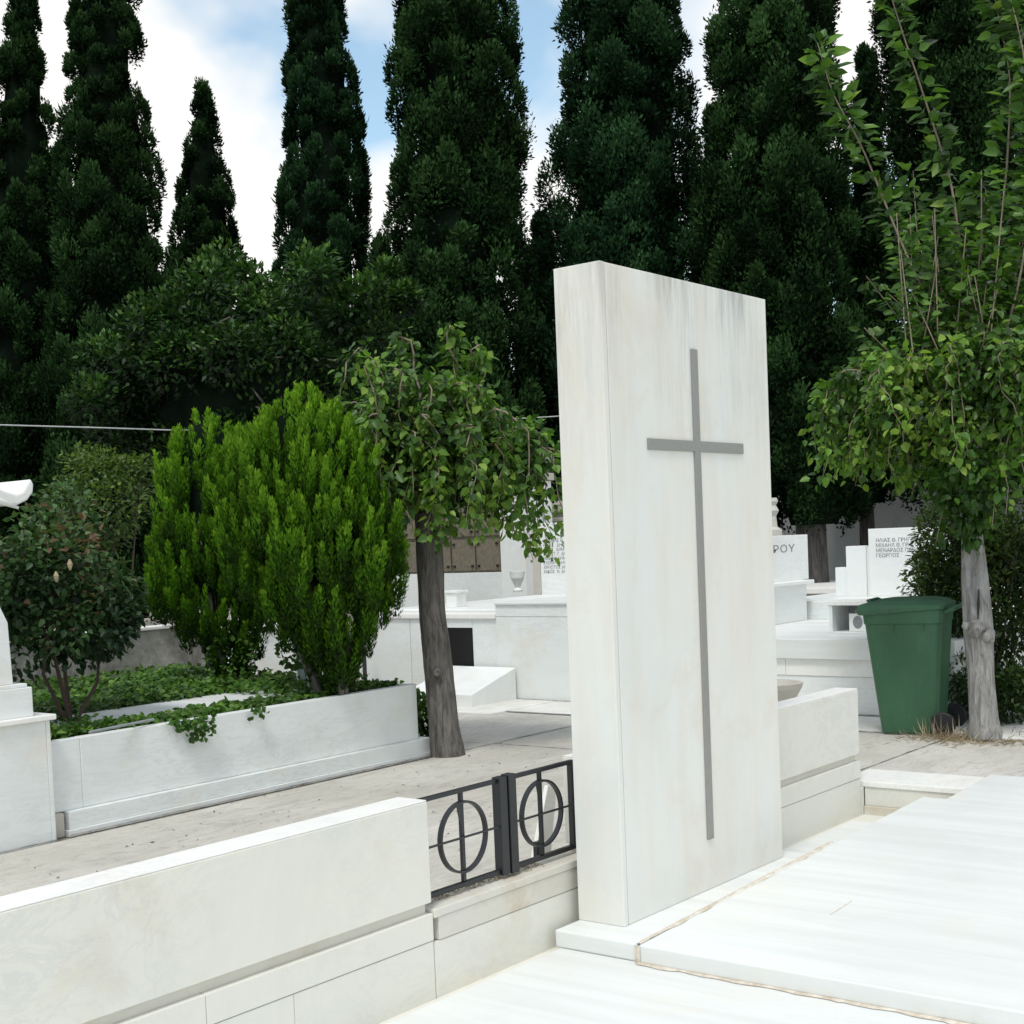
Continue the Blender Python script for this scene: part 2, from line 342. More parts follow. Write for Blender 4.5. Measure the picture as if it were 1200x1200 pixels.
def cypress(rows, D, label, mat='cyp', seed=0, zbot=.5, lumps=230, per=350, trunk=True, group='cypresses behind the graves', rag=1.0, sz=1.0, name='cypress_tree', tsz=1.0):
    global rng
    rng = np.random.default_rng(100+seed)
    prof = [(PD((a+b)/2, y, D), (b-a)/2*D/FPX*.93) for y, a, b in rows]
    lo = prof[-1]
    if lo[0][2] > zbot: prof.append((np.array([lo[0][0], lo[0][1], zbot]), lo[1]*.75))
    zt, zb = prof[0][0][2], prof[-1][0][2]
    base = np.array([prof[-1][0][0], prof[-1][0][1], 0])
    lumps = int(lumps*1.3)
    root = thing(name, base, label, 'cypress tree', group)
    # spine sampled evenly
    zz = np.linspace(zt, zb, 34); cx, cy, rr = interp_prof(prof, zz)
    ev = [(np.array([cx[i], cy[i], zz[i]]), max(rr[i], .03)) for i in range(34)]
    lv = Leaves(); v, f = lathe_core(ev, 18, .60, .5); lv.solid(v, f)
    # foliage lumps over the surface
    area = np.cumsum(rr+.30); u = rng.random(lumps)*area[-1]; zi = np.interp(u, area, zz)
    zi = np.clip(zi, zb, zt-.05)
    lx, ly, lr = interp_prof(prof, zi)
    toc = math.atan2(EYE[1]-base[1], EYE[0]-base[0])
    th = toc + np.where(rng.random(lumps) < .82, rng.uniform(-1.9, 1.9, lumps), rng.uniform(0, 6.283, lumps))
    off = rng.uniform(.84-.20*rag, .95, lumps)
    rad = lr*off*np.clip(1.12-.14/np.maximum(lr, .15), .45, 1)
    c = np.stack([lx+rad*np.cos(th), ly+rad*np.sin(th), zi], 1)
    rl = (.12+.13*rng.random(lumps))*np.clip(lr/1.0, .62, 1.25)*sz; hl = rl*rng.uniform(1.3, 2.4, lumps)
    outl = np.stack([np.cos(th), np.sin(th), np.zeros(lumps)], 1)
    lt = np.clip(rng.normal(.5, .2, lumps), .1, .95)
    idx = np.repeat(np.arange(lumps), per)
    d = rvec(len(idx)); d = unit(d+outl[idx]*.75+np.array([0, 0, .25]))
    bmp = np.array([1+.22*math.sin(a*17)*math.cos(b*19) for a, b in zip((d[:, 0]+d[:, 1]*.7+idx).tolist(), (d[:, 2]+idx*.37).tolist())])
    p = c[idx]+d*np.stack([rl[idx], rl[idx], hl[idx]], 1)*(rng.uniform(.6, 1.05, len(idx))*bmp)[:, None]
    ax = unit(d*.75+np.array([0, 0, .8])+rng.normal(size=(len(idx), 3))*.38*rag)
    nr = unit(outl[idx]*.6+d*.6+rng.normal(size=(len(idx), 3))*.5)
    L = rng.uniform(.038, .088, len(idx))*(.85+.15*rag)*sz; W = L*rng.uniform(.34, .55, len(idx))
    t = lt[idx]-.14+(off[idx]-.78)*.7+.42*d[:, 2]+(bmp-1)*1.1+rng.normal(size=len(idx))*.10  # tint darkens into the crown: shade put into colour, with older inner foliage
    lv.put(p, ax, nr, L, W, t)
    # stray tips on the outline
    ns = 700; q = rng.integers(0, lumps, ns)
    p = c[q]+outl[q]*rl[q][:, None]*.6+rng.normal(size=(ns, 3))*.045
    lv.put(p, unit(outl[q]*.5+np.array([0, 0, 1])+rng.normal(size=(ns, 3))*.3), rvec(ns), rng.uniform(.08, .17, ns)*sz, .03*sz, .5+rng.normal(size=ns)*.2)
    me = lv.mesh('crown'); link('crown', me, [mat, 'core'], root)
    tr = MB(); bx, by = base[0], base[1]
    tr.tube([(bx, by, -.02), (bx, by, .3), (bx+.02, by, 1.2), (bx, by, 2.4)], [.30*tsz, .24*tsz, .21*tsz, .18*tsz], 14, jit=.10)
    tr.build('trunk', 'bark_dark', root, smooth=True)
    return root

# ------------------------------------------------------------------ world and sun
wd = bpy.data.worlds.new("World"); sc.world = wd; wd.use_nodes = True; nt = wd.node_tree
for n in list(nt.nodes): nt.nodes.remove(n)
out = nt.nodes.new('ShaderNodeOutputWorld')
SUN_EL, SUN_AZ = math.radians(62), math.radians(205)      # direction towards the sun, angle from +X
sky = nt.nodes.new('ShaderNodeTexSky'); sky.sky_type = 'NISHITA'; sky.sun_disc = False
sky.sun_elevation = SUN_EL; sky.sun_rotation = math.radians(90)-SUN_AZ; sky.air_density = 1.0; sky.dust_density = .3; sky.ozone_density = 1.2
bg1 = nt.nodes.new('ShaderNodeBackground'); bg1.inputs['Strength'].default_value = .20
nt.links.new(mix(nt, 1.0, sky.outputs[0], (.98, 1.10, .98), 'MULTIPLY'), bg1.inputs['Color'])
tc = nt.nodes.new('ShaderNodeTexCoord'); mp = nt.nodes.new('ShaderNodeMapping'); mp.inputs['Scale'].default_value = (1, 1, 1.5); mp.inputs['Location'].default_value = (.9, .45, .1)
nt.links.new(tc.outputs['Generated'], mp.inputs['Vector'])
ns = N(nt, 'ShaderNodeTexNoise', Scale=3.0, Detail=5.0, Roughness=.5, Distortion=.15); nt.links.new(mp.outputs[0], ns.inputs['Vector'])
cf = ramp(nt, ns.outputs['Fac'], [(.42, .12), (.53, 1)])
bg2 = nt.nodes.new('ShaderNodeBackground'); bg2.inputs['Color'].default_value = (1.0, .99, .965, 1); bg2.inputs['Strength'].default_value = 1.08
ms = nt.nodes.new('ShaderNodeMixShader'); nt.links.new(cf, ms.inputs[0]); nt.links.new(bg1.outputs[0], ms.inputs[1]); nt.links.new(bg2.outputs[0], ms.inputs[2])
nt.links.new(ms.outputs[0], out.inputs['Surface'])
sl = bpy.data.lights.new('sun', 'SUN'); sl.energy = 1.9; sl.angle = math.radians(13); sl.color = (1, .965, .90)
so = bpy.data.objects.new('sun', sl); C.objects.link(so)
sd = Vector((math.cos(SUN_EL)*math.cos(SUN_AZ), math.cos(SUN_EL)*math.sin(SUN_AZ), math.sin(SUN_EL)))
so.rotation_euler = sd.to_track_quat('Z', 'Y').to_euler(); so.location = sd*30

# ------------------------------------------------------------------ ground (setting)
g = MB(); B = 400
g.add([(-B, -B, -.21), (7.6, -B, -.21), (7.6, 3.36, -.21), (-B, 3.36, -.21),
       (7.6, -B, -.012), (B, -B, -.012), (B, 3.36, -.012), (7.6, 3.36, -.012), (-B, 3.36, -.012), (-B, B, -.012), (B, B, -.012)],
      [(0, 1, 2, 3), (4, 5, 6, 7), (1, 4, 7, 2), (3, 2, 7, 8), (8, 7, 6, 10, 9)])
o = g.build('ground', 'earth'); o['kind'] = 'structure'
o = box('path', 'concrete', None, -12, 7.655, 3.405, 6.25, -.10, 0, bevel=.004); o['kind'] = 'structure'
g = MB(); g.box(7.661, 9.13, 3.47, 16, -.10, -.001); g.box(7.661, 9.13, -8, 3.464, -.10, .001)
g.box(7.20, 7.655, 6.256, 16, -.1, -.002)
o = g.build('cross_path', 'concrete', None, bevel=.005); o['kind'] = 'structure'
g = MB(); g.box(9.136, 9.84, 3.3, 5.3, -.08, .010); g.box(9.136, 9.84, 5.306, 7.3, -.08, .008); g.box(8.92, 9.84, 7.306, 7.9, -.08, .012)
g.box(9.136, 9.84, 2.6, 3.294, -.08, .016); g.box(9.20, 9.84, 1.6, 2.594, -.08, .010)
g.box(9.846, 13.5, .6, 3.68, -.08, .014)
o = g.build('pavement', 'paving', None, bevel=.006); o['kind'] = 'structure'
o = box('terrace_floor', 'wall', None, 1.0, 7.268, 2.0, 3.268, -.205, -.168, bevel=0); o['kind'] = 'structure'

# ------------------------------------------------------------------ terrace slabs around the stele
t = thing('marble_ledge', (3, 1.5, -.2), 'broad low white marble paving slab in the bottom foreground, lower step of the grave', 'marble slab')
L_ = MB(); L_.box(.2, 7.0, -3, 3.213, -.204, -.15); L_.build('slab', 'terrace', t, bevel=.005)
t = thing('grave_slab', (5.5, 0, -.15), 'large bright white marble grave cover on the right, with a beige mortar seam beside the cross stele', 'grave slab')
# gently rising cover with a notch by the curb
pl = [(4.283, -3), (7.66, -3), (7.66, 2.69), (7.0, 2.69), (7.0, 2.82), (4.283, 2.838)]
zt = lambda x: -.08+(x-4.283)/(7.27-4.283)*.103
mb = MB(); n = len(pl)
mb.add([(x, y, -.149) for x, y in pl]+[(x, y, zt(x)) for x, y in pl], [tuple(range(n))[::-1], tuple(range(n, 2*n))]+[(i, (i+1) % n, n+(i+1) % n, n+i) for i in range(n)])
mb.build('cover', 'terrace', t, bevel=.006)
def ribbon(p0, p1, w0, seg, nrm, wid):
    p0, p1 = np.array(p0, float), np.array(p1, float); v = []; f = []
    side = np.cross(p1-p0, nrm); side /= np.linalg.norm(side)
    for i in range(seg+1):
        s = i/seg; c = p0+(p1-p0)*s; q = mnoise.noise(Vector((c[0]*9, c[1]*9, 3))); q2 = mnoise.noise(Vector((c[0]*31, c[1]*31, 8)))
        h = w0*(1+q*.8+q2*.5)*(1-.6*s*0); c2 = c+side*q*wid
        for k, dz in ((-1, 0), (0, 1), (1, 0)): v.append(c2+side*k*h+np.array(nrm)*(.0015+.004*dz))
    for i in range(seg):
        for k in range(2): a = i*3+k; f.append((a, a+1, a+4, a+3))
    return v, f
mo = MB()
v, f = ribbon((4.29, 2.843, -.079), (5.95, 2.840, zt(5.95)+.001), .011, 110, (0, 0, 1), .007); mo.add(v, f)
v, f = ribbon((4.276, 2.84, -.149), (4.27, -2.9, -.149), .016, 220, (0, 0, 1), .010); mo.add(v, f)
v, f = ribbon((4.281, 2.842, -.145), (4.281, 2.842, -.082), .011, 10, (-1, 0, 0), .004); mo.add(v, f)
mo.build('mortar_seam', 'mortar', t)
# fine chip/scratch on the cover
mb = MB(); a = PZ(973, 1073, -.06); b2 = PZ(998, 1059, -.06)
mb.tube([(a[0], a[1], zt(a[0])+.0005), (b2[0], b2[1], zt(b2[0])+.0005)], .0022, 5); mb.build('scratch', 'mortar', t)

# ------------------------------------------------------------------ the stele
st = thing('cross_stele', (5.12, 3.12, -.15), 'tall upright white marble slab bearing a long thin grey cross', 'grave stele')
box('plinth', 'terrace', st, 4.290, 5.925, 2.848, 3.232, -.149, -.08, bevel=.007)
box('side_panel', 'stele', st, 4.450, 4.479, 3.010, 3.230, -.0795, 2.502, bevel=.003)
box('front_panel', 'stele', st, 4.4855, 5.790, 3.012, 3.229, -.0795, 2.501, bevel=.0035)
mb = MB(); mb.box(4.478, 4.4865, 3.0155, 3.226, -.0790, 2.4985); mb.build('panel_joint', 'joint', st)
cr = MB(); cr.box(5.103, 5.150, 3.003, 3.0125, .137, 2.22)
cr.box(4.742, 5.1025, 3.0035, 3.0125, 1.790, 1.835); cr.box(5.1505, 5.524, 3.0035, 3.0125, 1.790, 1.835)
cr.build('cross', 'steel', st, bevel=.0015)

# ------------------------------------------------------------------ low walls and gate
def low_wall(x0, x1, label, joints):
    t = thing('low_wall', ((x0+x1)/2, 3.34, -.2), label, 'marble wall')
    box('coping_block', 'wall', t, x0, x1, 3.270, 3.410, .178, .540, bevel=.004)
    box('top_face', 'walltop', t, x0+.002, x1-.002, 3.272, 3.408, .5405, .546, bevel=.002)
    box('recess_band', 'stained', t, x0+.012, x1-.012, 3.292, 3.400, .1405, .1775, bevel=0)
    jo = [x0]+joints+[x1]
    mb = MB(); mc = MB()
    for a, b_ in zip(jo[:-1], jo[1:]):
        mb.box(a+.001, b_-.001, 3.266, 3.404, .043, .140)
    jo = [x0]+[j+.35 for j in joints if j+.35 < x1-.3]+[x1]
    for a, b_ in zip(jo[:-1], jo[1:]):
        mc.box(a+.001, b_-.001, 3.268, 3.404, -.20, .0405)
    mb.build('upper_course', 'wall', t, bevel=.0025); mc.build('lower_course', 'wall', t, bevel=.0025)
    return t
low_wall(-6, 3.622, 'long low beige marble wall in the left foreground, left of the black gate', [-2.2, .4, 2.6])
low_wall(4.625, 7.236, 'short low beige marble wall behind the cross stele, right of the gate', [5.7])
t = thing('gate_sill', (4.12, 3.34, -.2), 'stained marble threshold under the black iron gate', 'sill')
box('tread', 'stained', t, 3.626, 4.621, 3.262, 3.402, .120, .152, bevel=.004)
box('upper_course', 'stained', t, 3.651, 4.621, 3.266, 3.400, .036, .1195, bevel=.003)
box('lower_course', 'wall', t, 3.626, 4.621, 3.268, 3.400, -.20, .034, bevel=.003)
# debris along the threshold
lv = Leaves(); n = 420; p = np.stack([rng.uniform(3.66, 4.35, n), 3.355+rng.normal(size=n)*.02, np.full(n, .155)+rng.random(n)*.012], 1)
lv.put(p, rng.normal(size=(n, 3))*[1, 1, .25], rvec(n)+[0, 0, 1.5], rng.uniform(.008, .022, n), rng.uniform(.006, .012, n), rng.random(n)*.6)
o = link('dry_leaf_litter', lv.mesh('litter'), ['dead']); props(o, 'brown leaf crumbs along the marble threshold under the gate', 'leaf litter', kind='stuff')
def bar(mb, x0, x1, z0, z1, y0=3.335, d=.012): mb.box(x0, x1, y0-d/2, y0+d/2, z0, z1)
gt = thing('iron_gate', (4.12, 3.335, .17), 'low black iron double gate with a crossed ring in each leaf', 'gate')
def leaf(x0, x1, cx, post_left, lab):
    fr = MB(); bar(fr, x0, x1, .524, .540, d=.020); bar(fr, x0, x1, .172, .190, d=.022)
    bar(fr, x0, x0+.022,   .1905, .5235, d=.022) if not post_left else None
    bar(fr, x1-.022, x1,   .1905, .5235, d=.022) if post_left else None
    fr_o = fr.build('leaf_frame', 'iron', gt, bevel=.002, label=lab)
    b1 = MB(); bar(b1, cx-.0085, cx+.0085, .1905, .5235, 3.337, .014); b1.build('upright_bar', 'iron', fr_o, bevel=.0015)
    b2_ = MB()
    xa, xb = (x0+.022, x1) if not post_left else (x0, x1-.022)
    b2_.tube([(xa, 3.322, .358), (xb, 3.322, .358)], .0045, 8); b2_.build('cross_bar', 'iron', fr_o)
    rg = MB(); ns_ = 48; k = 0; vs = []; fs = []
    for i in range(ns_):
        a_ = 2*math.pi*i/ns_
        for rr_, yy in ((.135, 3.321), (.135, 3.341), (.126, 3.341), (.126, 3.321)):
            vs.append((cx+rr_*math.cos(a_), yy, .358+rr_*math.sin(a_)))
    for i in range(ns_):
        for j in range(4): fs.append((i*4+j, i*4+(j+1) % 4, ((i+1) % ns_)*4+(j+1) % 4, ((i+1) % ns_)*4+j))
    rg.add(vs, fs); rg.build('ring', 'iron', fr_o)
    lz = MB(); lz.add([(cx-.012, 3.330, .482), (cx-.034, 3.330, .478), (cx-.026, 3.330, .44), (cx-.012, 3.330, .40), (cx-.012, 3.326, .482), (cx-.034, 3.326, .478), (cx-.026, 3.326, .44), (cx-.012, 3.326, .40)],
                      [(0, 1, 2, 3), (7, 6, 5, 4), (0, 4, 5, 1), (1, 5, 6, 2), (2, 6, 7, 3), (3, 7, 4, 0)])
    lz.build('scroll', 'iron', fr_o)
leaf(3.640, 4.080, 3.880, False, 'left leaf of the gate'); leaf(4.184, 4.588, 4.366, True, 'right leaf of the gate')
box('meeting_post', 'iron', gt, 4.084, 4.130, 3.312, 3.352, .168, .546, bevel=.003)
box('meeting_post', 'iron', gt, 4.137, 4.182, 3.308, 3.350, .165, .550, bevel=.003)
box('hinge', 'iron', gt, 4.588, 4.612, 3.320, 3.350, .455, .492, bevel=.002); box('hinge', 'iron', gt, 4.588, 4.612, 3.320, 3.350, .205, .240, bevel=.002)
# leaning offcut behind the gate
t = thing('leaning_offcut', (4.62, 3.52, 0), 'pale marble offcut with a dark edge leaning behind the right gate leaf', 'marble offcut')
a = PY(640, 1002, 3.50); mb = MB()
mb.add([(4.46, 3.49, .0), (4.60, 3.49, .0), (4.66, 3.47, .40), (4.60, 3.47, .42), (4.46, 3.51, .0), (4.60, 3.51, .0), (4.66, 3.49, .40), (4.60, 3.49, .42)],
       [(0, 1, 2, 3), (7, 6, 5, 4), (0, 4, 5, 1), (1, 5, 6, 2), (2, 6, 7, 3), (3, 7, 4, 0)]); mb.build('slab', 'walltop', t, bevel=.002)
box('dark_strip', 'iron', t, 4.50, 4.545, 3.465, 3.486, .0, .20, bevel=.002, tx=0)
# curb beyond the terrace
t = thing('marble_curb', (7.46, 2.9, -.2), 'low white marble curb joining the short wall to the bright grave cover', 'curb')
box('cap', 'walltop', t, 7.262, 7.655, 2.693, 3.400, -.012, .020, bevel=.004)
box('face', 'wall', t, 7.270, 7.640, 2.693, 3.262, -.118, -.0125, bevel=.003)
box('end_fill', 'wall', t, 7.238, 7.2685, 3.264, 3.400, -.204, -.013, bevel=.002)
box('foot', 'stained', t, 7.256, 7.640, 2.693, 3.262, -.204, -.1185, bevel=.003)

# bowl behind the short wall
t = thing('stone_bowl', (7.62, 3.75, 0), 'sand coloured flaring stone planter bowl just behind the short wall', 'planter')
q = PY(903, 800, 3.95)
t.location = (q[0], q[1], 0)
MB().lathe((q[0], q[1], 0), [(.15, .0), (.15, .04), (.07, .10), (.07, .30), (.13, .40), (.185, q[2]-.03), (.195, q[2]), (.16, q[2]), (.14, q[2]-.04)], 28).build('bowl', 'sand', t, smooth=False)

# ------------------------------------------------------------------ left monument
t = thing('cross_monument', (3.5, 6.55, 0), 'white marble monument of stepped blocks at the left edge beside the rose bush', 'grave monument')
box('pedestal', 'cool', t, 2.7, 4.075, 6.285, 7.0, -.01, .625, bevel=.003)
box('corner_strip', 'cool', t, 4.076, 4.100, 6.283, 7.0, -.01, .625, bevel=.003)
box('pedestal_cap', 'walltop', t, 2.66, 4.128, 6.262, 7.02, .6255, .655, bevel=.006)
box('second_block', 'cool', t, 2.82, 4.02, 6.30, 6.92, .6555, .805, bevel=.004)
box('second_cap', 'cool', t, 2.84, 4.00, 6.31, 6.90, .8055, .825, bevel=.004)
mb = MB(); mb.prism([(3.0, .8255), (3.935, .8255), (3.925, 1.14), (3.88, 1.24), (3.80, 1.27), (3.80, 1.62), (3.05, 1.62), (3.05, 1.27), (3.0, 1.2)], 'y', 6.33, 6.80)
mb.build('shaft', 'cool', t, bevel=.006)
# curved pediment with a horn at its corner
q0 = PY(31, 566, 6.35); q1 = PY(0, 566, 6.35); qb = PY(30, 592, 6.35)
zt_, xt = q0[2], q0[0]
pts = [(xt-.004, zt_+.02), (xt+.010, zt_-.01), (xt+.004, zt_-.05), (xt-.03, zt_-.09), (xt-.09, zt_-.115), (xt-.9, zt_-.115), (xt-1.0, zt_-.08), (xt-1.0, zt_), (xt-.95, zt_-.06), (xt-.8, zt_-.03), (xt-.6, zt_+.03), (xt-.4, zt_+.03), (xt-.25, zt_-.005), (xt-.15, zt_-.045), (xt-.09, zt_-.062), (xt-.05, zt_-.045), (xt-.028, zt_-.008)]
mb = MB(); mb.prism(pts, 'y', 6.30, 6.84); mb.build('pediment', 'coolb', t, bevel=.010)
mb = MB(); mb.prism([(xt-.85, 1.62), (xt-.25, 1.62), (xt-.25, zt_-.1205), (xt-.93, zt_-.1205)], 'y', 6.36, 6.78); mb.build('cornice', 'cool', t, bevel=.006)
mb = MB(); mb.tube([(xt-.30, 6.50, zt_-.005), (xt-.32, 6.5, zt_+.10), (xt-.36, 6.5, zt_+.22), (xt-.42, 6.5, zt_+.30)], [.05, .07, .06, .02], 12, jit=.05); mb.build('carved_figure', 'coolb', t, smooth=True)
mb = MB(); mb.tube([(xt-.46, 6.28, zt_-.08), (xt-.34, 6.28, zt_-.055), (xt-.22, 6.28, zt_-.09), (xt-.10, 6.28, zt_-.13)], [.012, .02, .018, .008], 8); mb.build('relief_scroll', 'coolb', t, smooth=True)

# ------------------------------------------------------------------ ivy covered tomb
tb = thing('ivy_tomb', (5.6, 7.6, 0), 'long white marble tomb bed filled with ivy, behind the path on the left', 'tomb')
box('footing', 'cool', tb, 4.20, 7.100, 6.320, 9.02, -.01, .026, bevel=.003)
box('plinth', 'cool', tb, 4.215, 7.085, 6.335, 9.0, .0265, .122, bevel=.004)
box('side_panel', 'cool', tb, 4.33, 7.000, 6.370, 6.430, .1225, .500, bevel=.006)
box('corner_panel', 'cool', tb, 4.105, 4.3285, 6.371, 6.430, .1225, .499, bevel=.004)
box('end_panel', 'cool', tb, 6.93, 7.000, 6.4305, 8.88, .1225, .497, bevel=.005)
box('soil', 'soil', tb, 4.11, 6.929, 6.4305, 8.88, .123, .42, bevel=0)
# small dark pier between the monument and the plinth
box('broken_corner', 'sand', tb, 4.125, 4.195, 6.345, 6.40, -.01, .120, bevel=.01)
a = PZ(62, 863, .50); b_ = PZ(292, 806, .50)
sl_o = thing('inner_slab', (5.6, 7.0, .42), 'narrow white marble slab half sunk in ivy inside the tomb bed', 'marble slab')
box('slab', 'terrace', sl_o, a[0]-.1, b_[0]+.05, 6.70, 7.28, .42, .505, bevel=.004)
a = PZ(105, 858, .53); b_ = PZ(180, 843, .53)
o = MB().tube([a, (a+b_)/2, b_], .008, 10).build('grey_pipe', 'pipe'); props(o, 'thin grey pipe lying on the slab among the ivy', 'pipe')

# cement wall behind it
o = box('cement_wall', 'cement', None, 3.2, 7.42, 8.92, 9.06, -.01, .865, bevel=.01); props(o, 'mottled grey cement wall behind the ivy tomb, dark with damp', 'wall')
o = box('wall_coping', 'walltop', None, 3.18, 7.44, 8.90, 9.08, .8655, .892, bevel=.006); props(o, 'thin pale marble coping lying on the damp cement wall', 'coping')
t = thing('small_tomb', (8.3, 9.6, 0), 'small pale marble tomb between the two golden conifers', 'tomb')
xa = PY(297, 760, 9.2)[0]; xb = PY(331, 760, 9.2)[0]
box('body', 'cool', t, xa, xb, 9.2, 10.3, -.01, .74, bevel=.004)
box('end_block', 'coolb', t, xb+.003, xb+.55, 9.21, 10.3, -.01, .74, bevel=.004)
box('cap', 'walltop', t, xa-.03, xb+.57, 9.17, 10.33, .742, .79, bevel=.006)
box('ledge', 'sand', t, xa+.02, xb+.5, 9.6, 10.3, .7905, .84, bevel=.01)
q = PD(361, 790, 9.6)
t = thing('grave_lantern', (q[0], q[1], 0), 'little glass grave lantern at the foot of the right golden conifer', 'lantern')
x, y = q[0], q[1]; za = .40; zb_ = PD(361, 758, 9.6)[2]
fr = MB()
for dx in (-.05, .05):
    for dy in (-.05, .05): fr.box(x+dx-.006, x+dx+.006, y+dy-.006, y+dy+.006, za, zb_)
fr.box(x-.062, x+.062, y-.062, y+.062, za-.39, za-.0005); fr.box(x-.062, x+.062, y-.062, y+.062, zb_+.0005, zb_+.02, tx=.02, ty=.02); fr.build('frame', 'coolb', t)
box('pane', 'glass', t, x-.044, x+.044, y-.044, y+.044, za, zb_-.002, bevel=0)
q = PX(428, 800, 9.6)
t = thing('marker_post', (q[0], q[1], 0), 'thin white upright post with a dark edge right of the golden conifers', 'post')
box('post', 'coolb', t, 9.55, 9.60, q[1]-.02, q[1]+.022, -.01, .74, bevel=.003); box('dark_edge', 'iron', t, 9.551, 9.598, q[1]-.034, q[1]-.0215, -.01, .74, bevel=.002)

# ------------------------------------------------------------------ middle row of white tombs (faces at X=9.88)
t = thing('niche_tomb', (10.8, 8.8, 0), 'wide white marble tomb with a square black opening behind the weeping tree', 'tomb')
yl, yr = 9.68, 7.965
y0, y1 = PX(563, 760, 9.88)[1], PX(530, 760, 9.88)[1]      # right and left side of the opening
y1 = 8.62; y0 = 8.262
mb = MB(); mb.box(9.88, 12.6, y1, 8.60+.01+.0, 0, .01) if False else None
fc = [(9.88, 9.93, y1+.003, 9.04, -.01, .735), (9.88, 9.93, 9.046, yl, -.01, .735), (9.88, 9.93, yr, y0-.003, -.01, .735)]
for k, a in enumerate(fc): box('front_panel', 'cool', t, *a, bevel=.003)
box('front_panel', 'cool', t, 9.88, 9.93, y0-.0005, y1+.0005, .652, .735, bevel=.002)
box('front_panel', 'cool', t, 9.88, 9.93, y0-.0005, y1+.0005, -.01, .255, bevel=.002)
box('opening', 'hole', t, 9.915, 9.93, y0, y1, .2555, .6515, bevel=0)
box('body', 'coolb', t, 9.9305, 12.7, yr, yl, -.01, .733, bevel=.003)
box('cap', 'walltop', t, 9.855, 12.7, yr+.0, yl+.03, .7355, .785, bevel=.008)
box('upper_cap', 'coolb', t, 10.1, 12.6, yr+.03, yl-.12, .7855, .815, bevel=.008)
box('pale_kerb', 'walltop', t, 10.5, 12.4, yr+.25, yr+.32, .8155, .86, bevel=.004)
t = thing('block_tomb', (10.9, 7.4, 0), 'taller plain white marble tomb partly hidden by the left edge of the stele', 'tomb')
box('body', 'cool', t, 9.862, 12.6, 6.95, 7.96, -.01, .755, bevel=.004)
box('upper_band', 'cool', t, 9.860, 12.6, 6.948, 7.961, .7575, .865, bevel=.004)
box('cover', 'terrace', t, 9.842, 12.6, 6.94, 7.963, .8655, .89, bevel=.006)
box('foot', 'pipe', t, 9.72, 9.856, 7.93, 8.12, -.0, .09, bevel=.004)
# slanted white block before the opening
t = thing('slanted_block', (9.5, 8.3, 0), 'low white wedge shaped block on the ground before the black opening', 'marble block')
pa = [PX(x_, y_, 9.3) for x_, y_ in ((563, 819), (480, 826))]
mb = MB(); mb.prism([(9.20, -.0), (9.84, -.0), (9.84, .30), (9.20, .12)], 'y', pa[0][1]+.02, pa[1][1]-.05); mb.build('block', 'coolb', t, bevel=.006)
# vase and small pedestal
q = PZ(607, 693, .82); V0 = (q[0], q[1], .8155)
t = thing('white_vase', V0, 'small white marble flower vase standing on the tomb top', 'vase')
s_ = .27
MB().lathe(V0, [(.055, 0), (.06, .02), (.03, .05), (.05, .10), (.085, .17), (.095, .25), (.08, .25), (.06, .20)], 22).build('vase', 'coolb', t, smooth=False)
q = PX(531, 708, 10.35)
t = thing('small_pedestal', (10.4, q[1], .78), 'small capped white marble pedestal on the tomb right of the leaning trunk', 'pedestal')
box('block', 'coolb', t, 10.35, 10.5, q[1]-.045, q[1]+.09, .8155, .955, bevel=.004); box('cap', 'coolb', t, 10.335, 10.515, q[1]-.062, q[1]+.105, .9555, .98, bevel=.004)

# ------------------------------------------------------------------ rear row left: ossuary cupboard, names stone
t = thing('ossuary_cabinet', (14.3, 12, 0), 'brown metal cabinet of small niche doors behind the white tombs', 'ossuary')
yA, yB = PX(586, 650, 14)[1], 12.9
zA, zB = 1.05, 1.95
box('back', 'zinc', t, 14.05, 14.6, yA, yB, zA, zB, bevel=.004)
w_ = .42
k = 0; yy = yA+.02
while yy+w_ < yB:
    for r_ in range(2):
        dz = (zB-zA)/2
        d_o = box('door', 'zinc', t, 14.02, 14.049, yy, yy+w_-.03, zA+.02+r_*dz, zA+(r_+1)*dz-.02, bevel=.004)
        for a1, a2 in ((.05, .05), (.05, dz-.09), (w_-.08, .05), (w_-.08, dz-.09)):
            pass
        for a1 in (.04, w_-.07):
            for a2 in (.06, dz-.10): MB().box(14.0, 14.0195, yy+a1-.016, yy+a1+.016, zA+.02+r_*dz+a2-.016, zA+.02+r_*dz+a2+.016).build('rivet', 'hole', d_o)
    yy += w_
box('white_base', 'cool', t, 14.0, 14.6, yA-.02, yB+.3, -.01, 1.045, bevel=.004)
box('pilaster', 'coolb', t, 13.98, 14.6, yA-.42, yA-.023, -.01, 2.2, bevel=.006)
box('lintel', 'sand', t, 13.96, 14.65, yA-.44, yB+.3, 2.205, 2.30, bevel=.006)
t = thing('names_headstone', (12.9, 10.2, .8), 'white headstone with eight lines of dark lettering left of the stele', 'headstone')
ya = PX(633, 650, 12.7)[1]; zz1 = PX(640, 613, 12.7)[2]
box('stone', 'coolb', t, 12.7, 12.85, ya-.95, ya, .70, zz1, bevel=.004)
names = "ΙΩΑΝΝΗΣ Θ. ΔΗΜΟΥ\nΗΛΙΑΣ   ΔΗΜΟΥ\nΑΝΝΑ   ΔΗΜΟΥ\nΚΩΝΣΤ. Γ. ΔΗΜΟΥ\nΜΑΡΙΑ   ΔΗΜΟΥ\nΕΛΕΝΗ   ΔΗΜΟΥ\nΧΡΗΣΤΟΣ ΔΗΜΟΥ\nΝΙΚΟΣ  Ν. ΔΗΜΟΥ"
text('inscription', names, 'letter', t, .050, face_mtx((12.6985, ya-.045, zz1-.22), (0, -1, 0)))
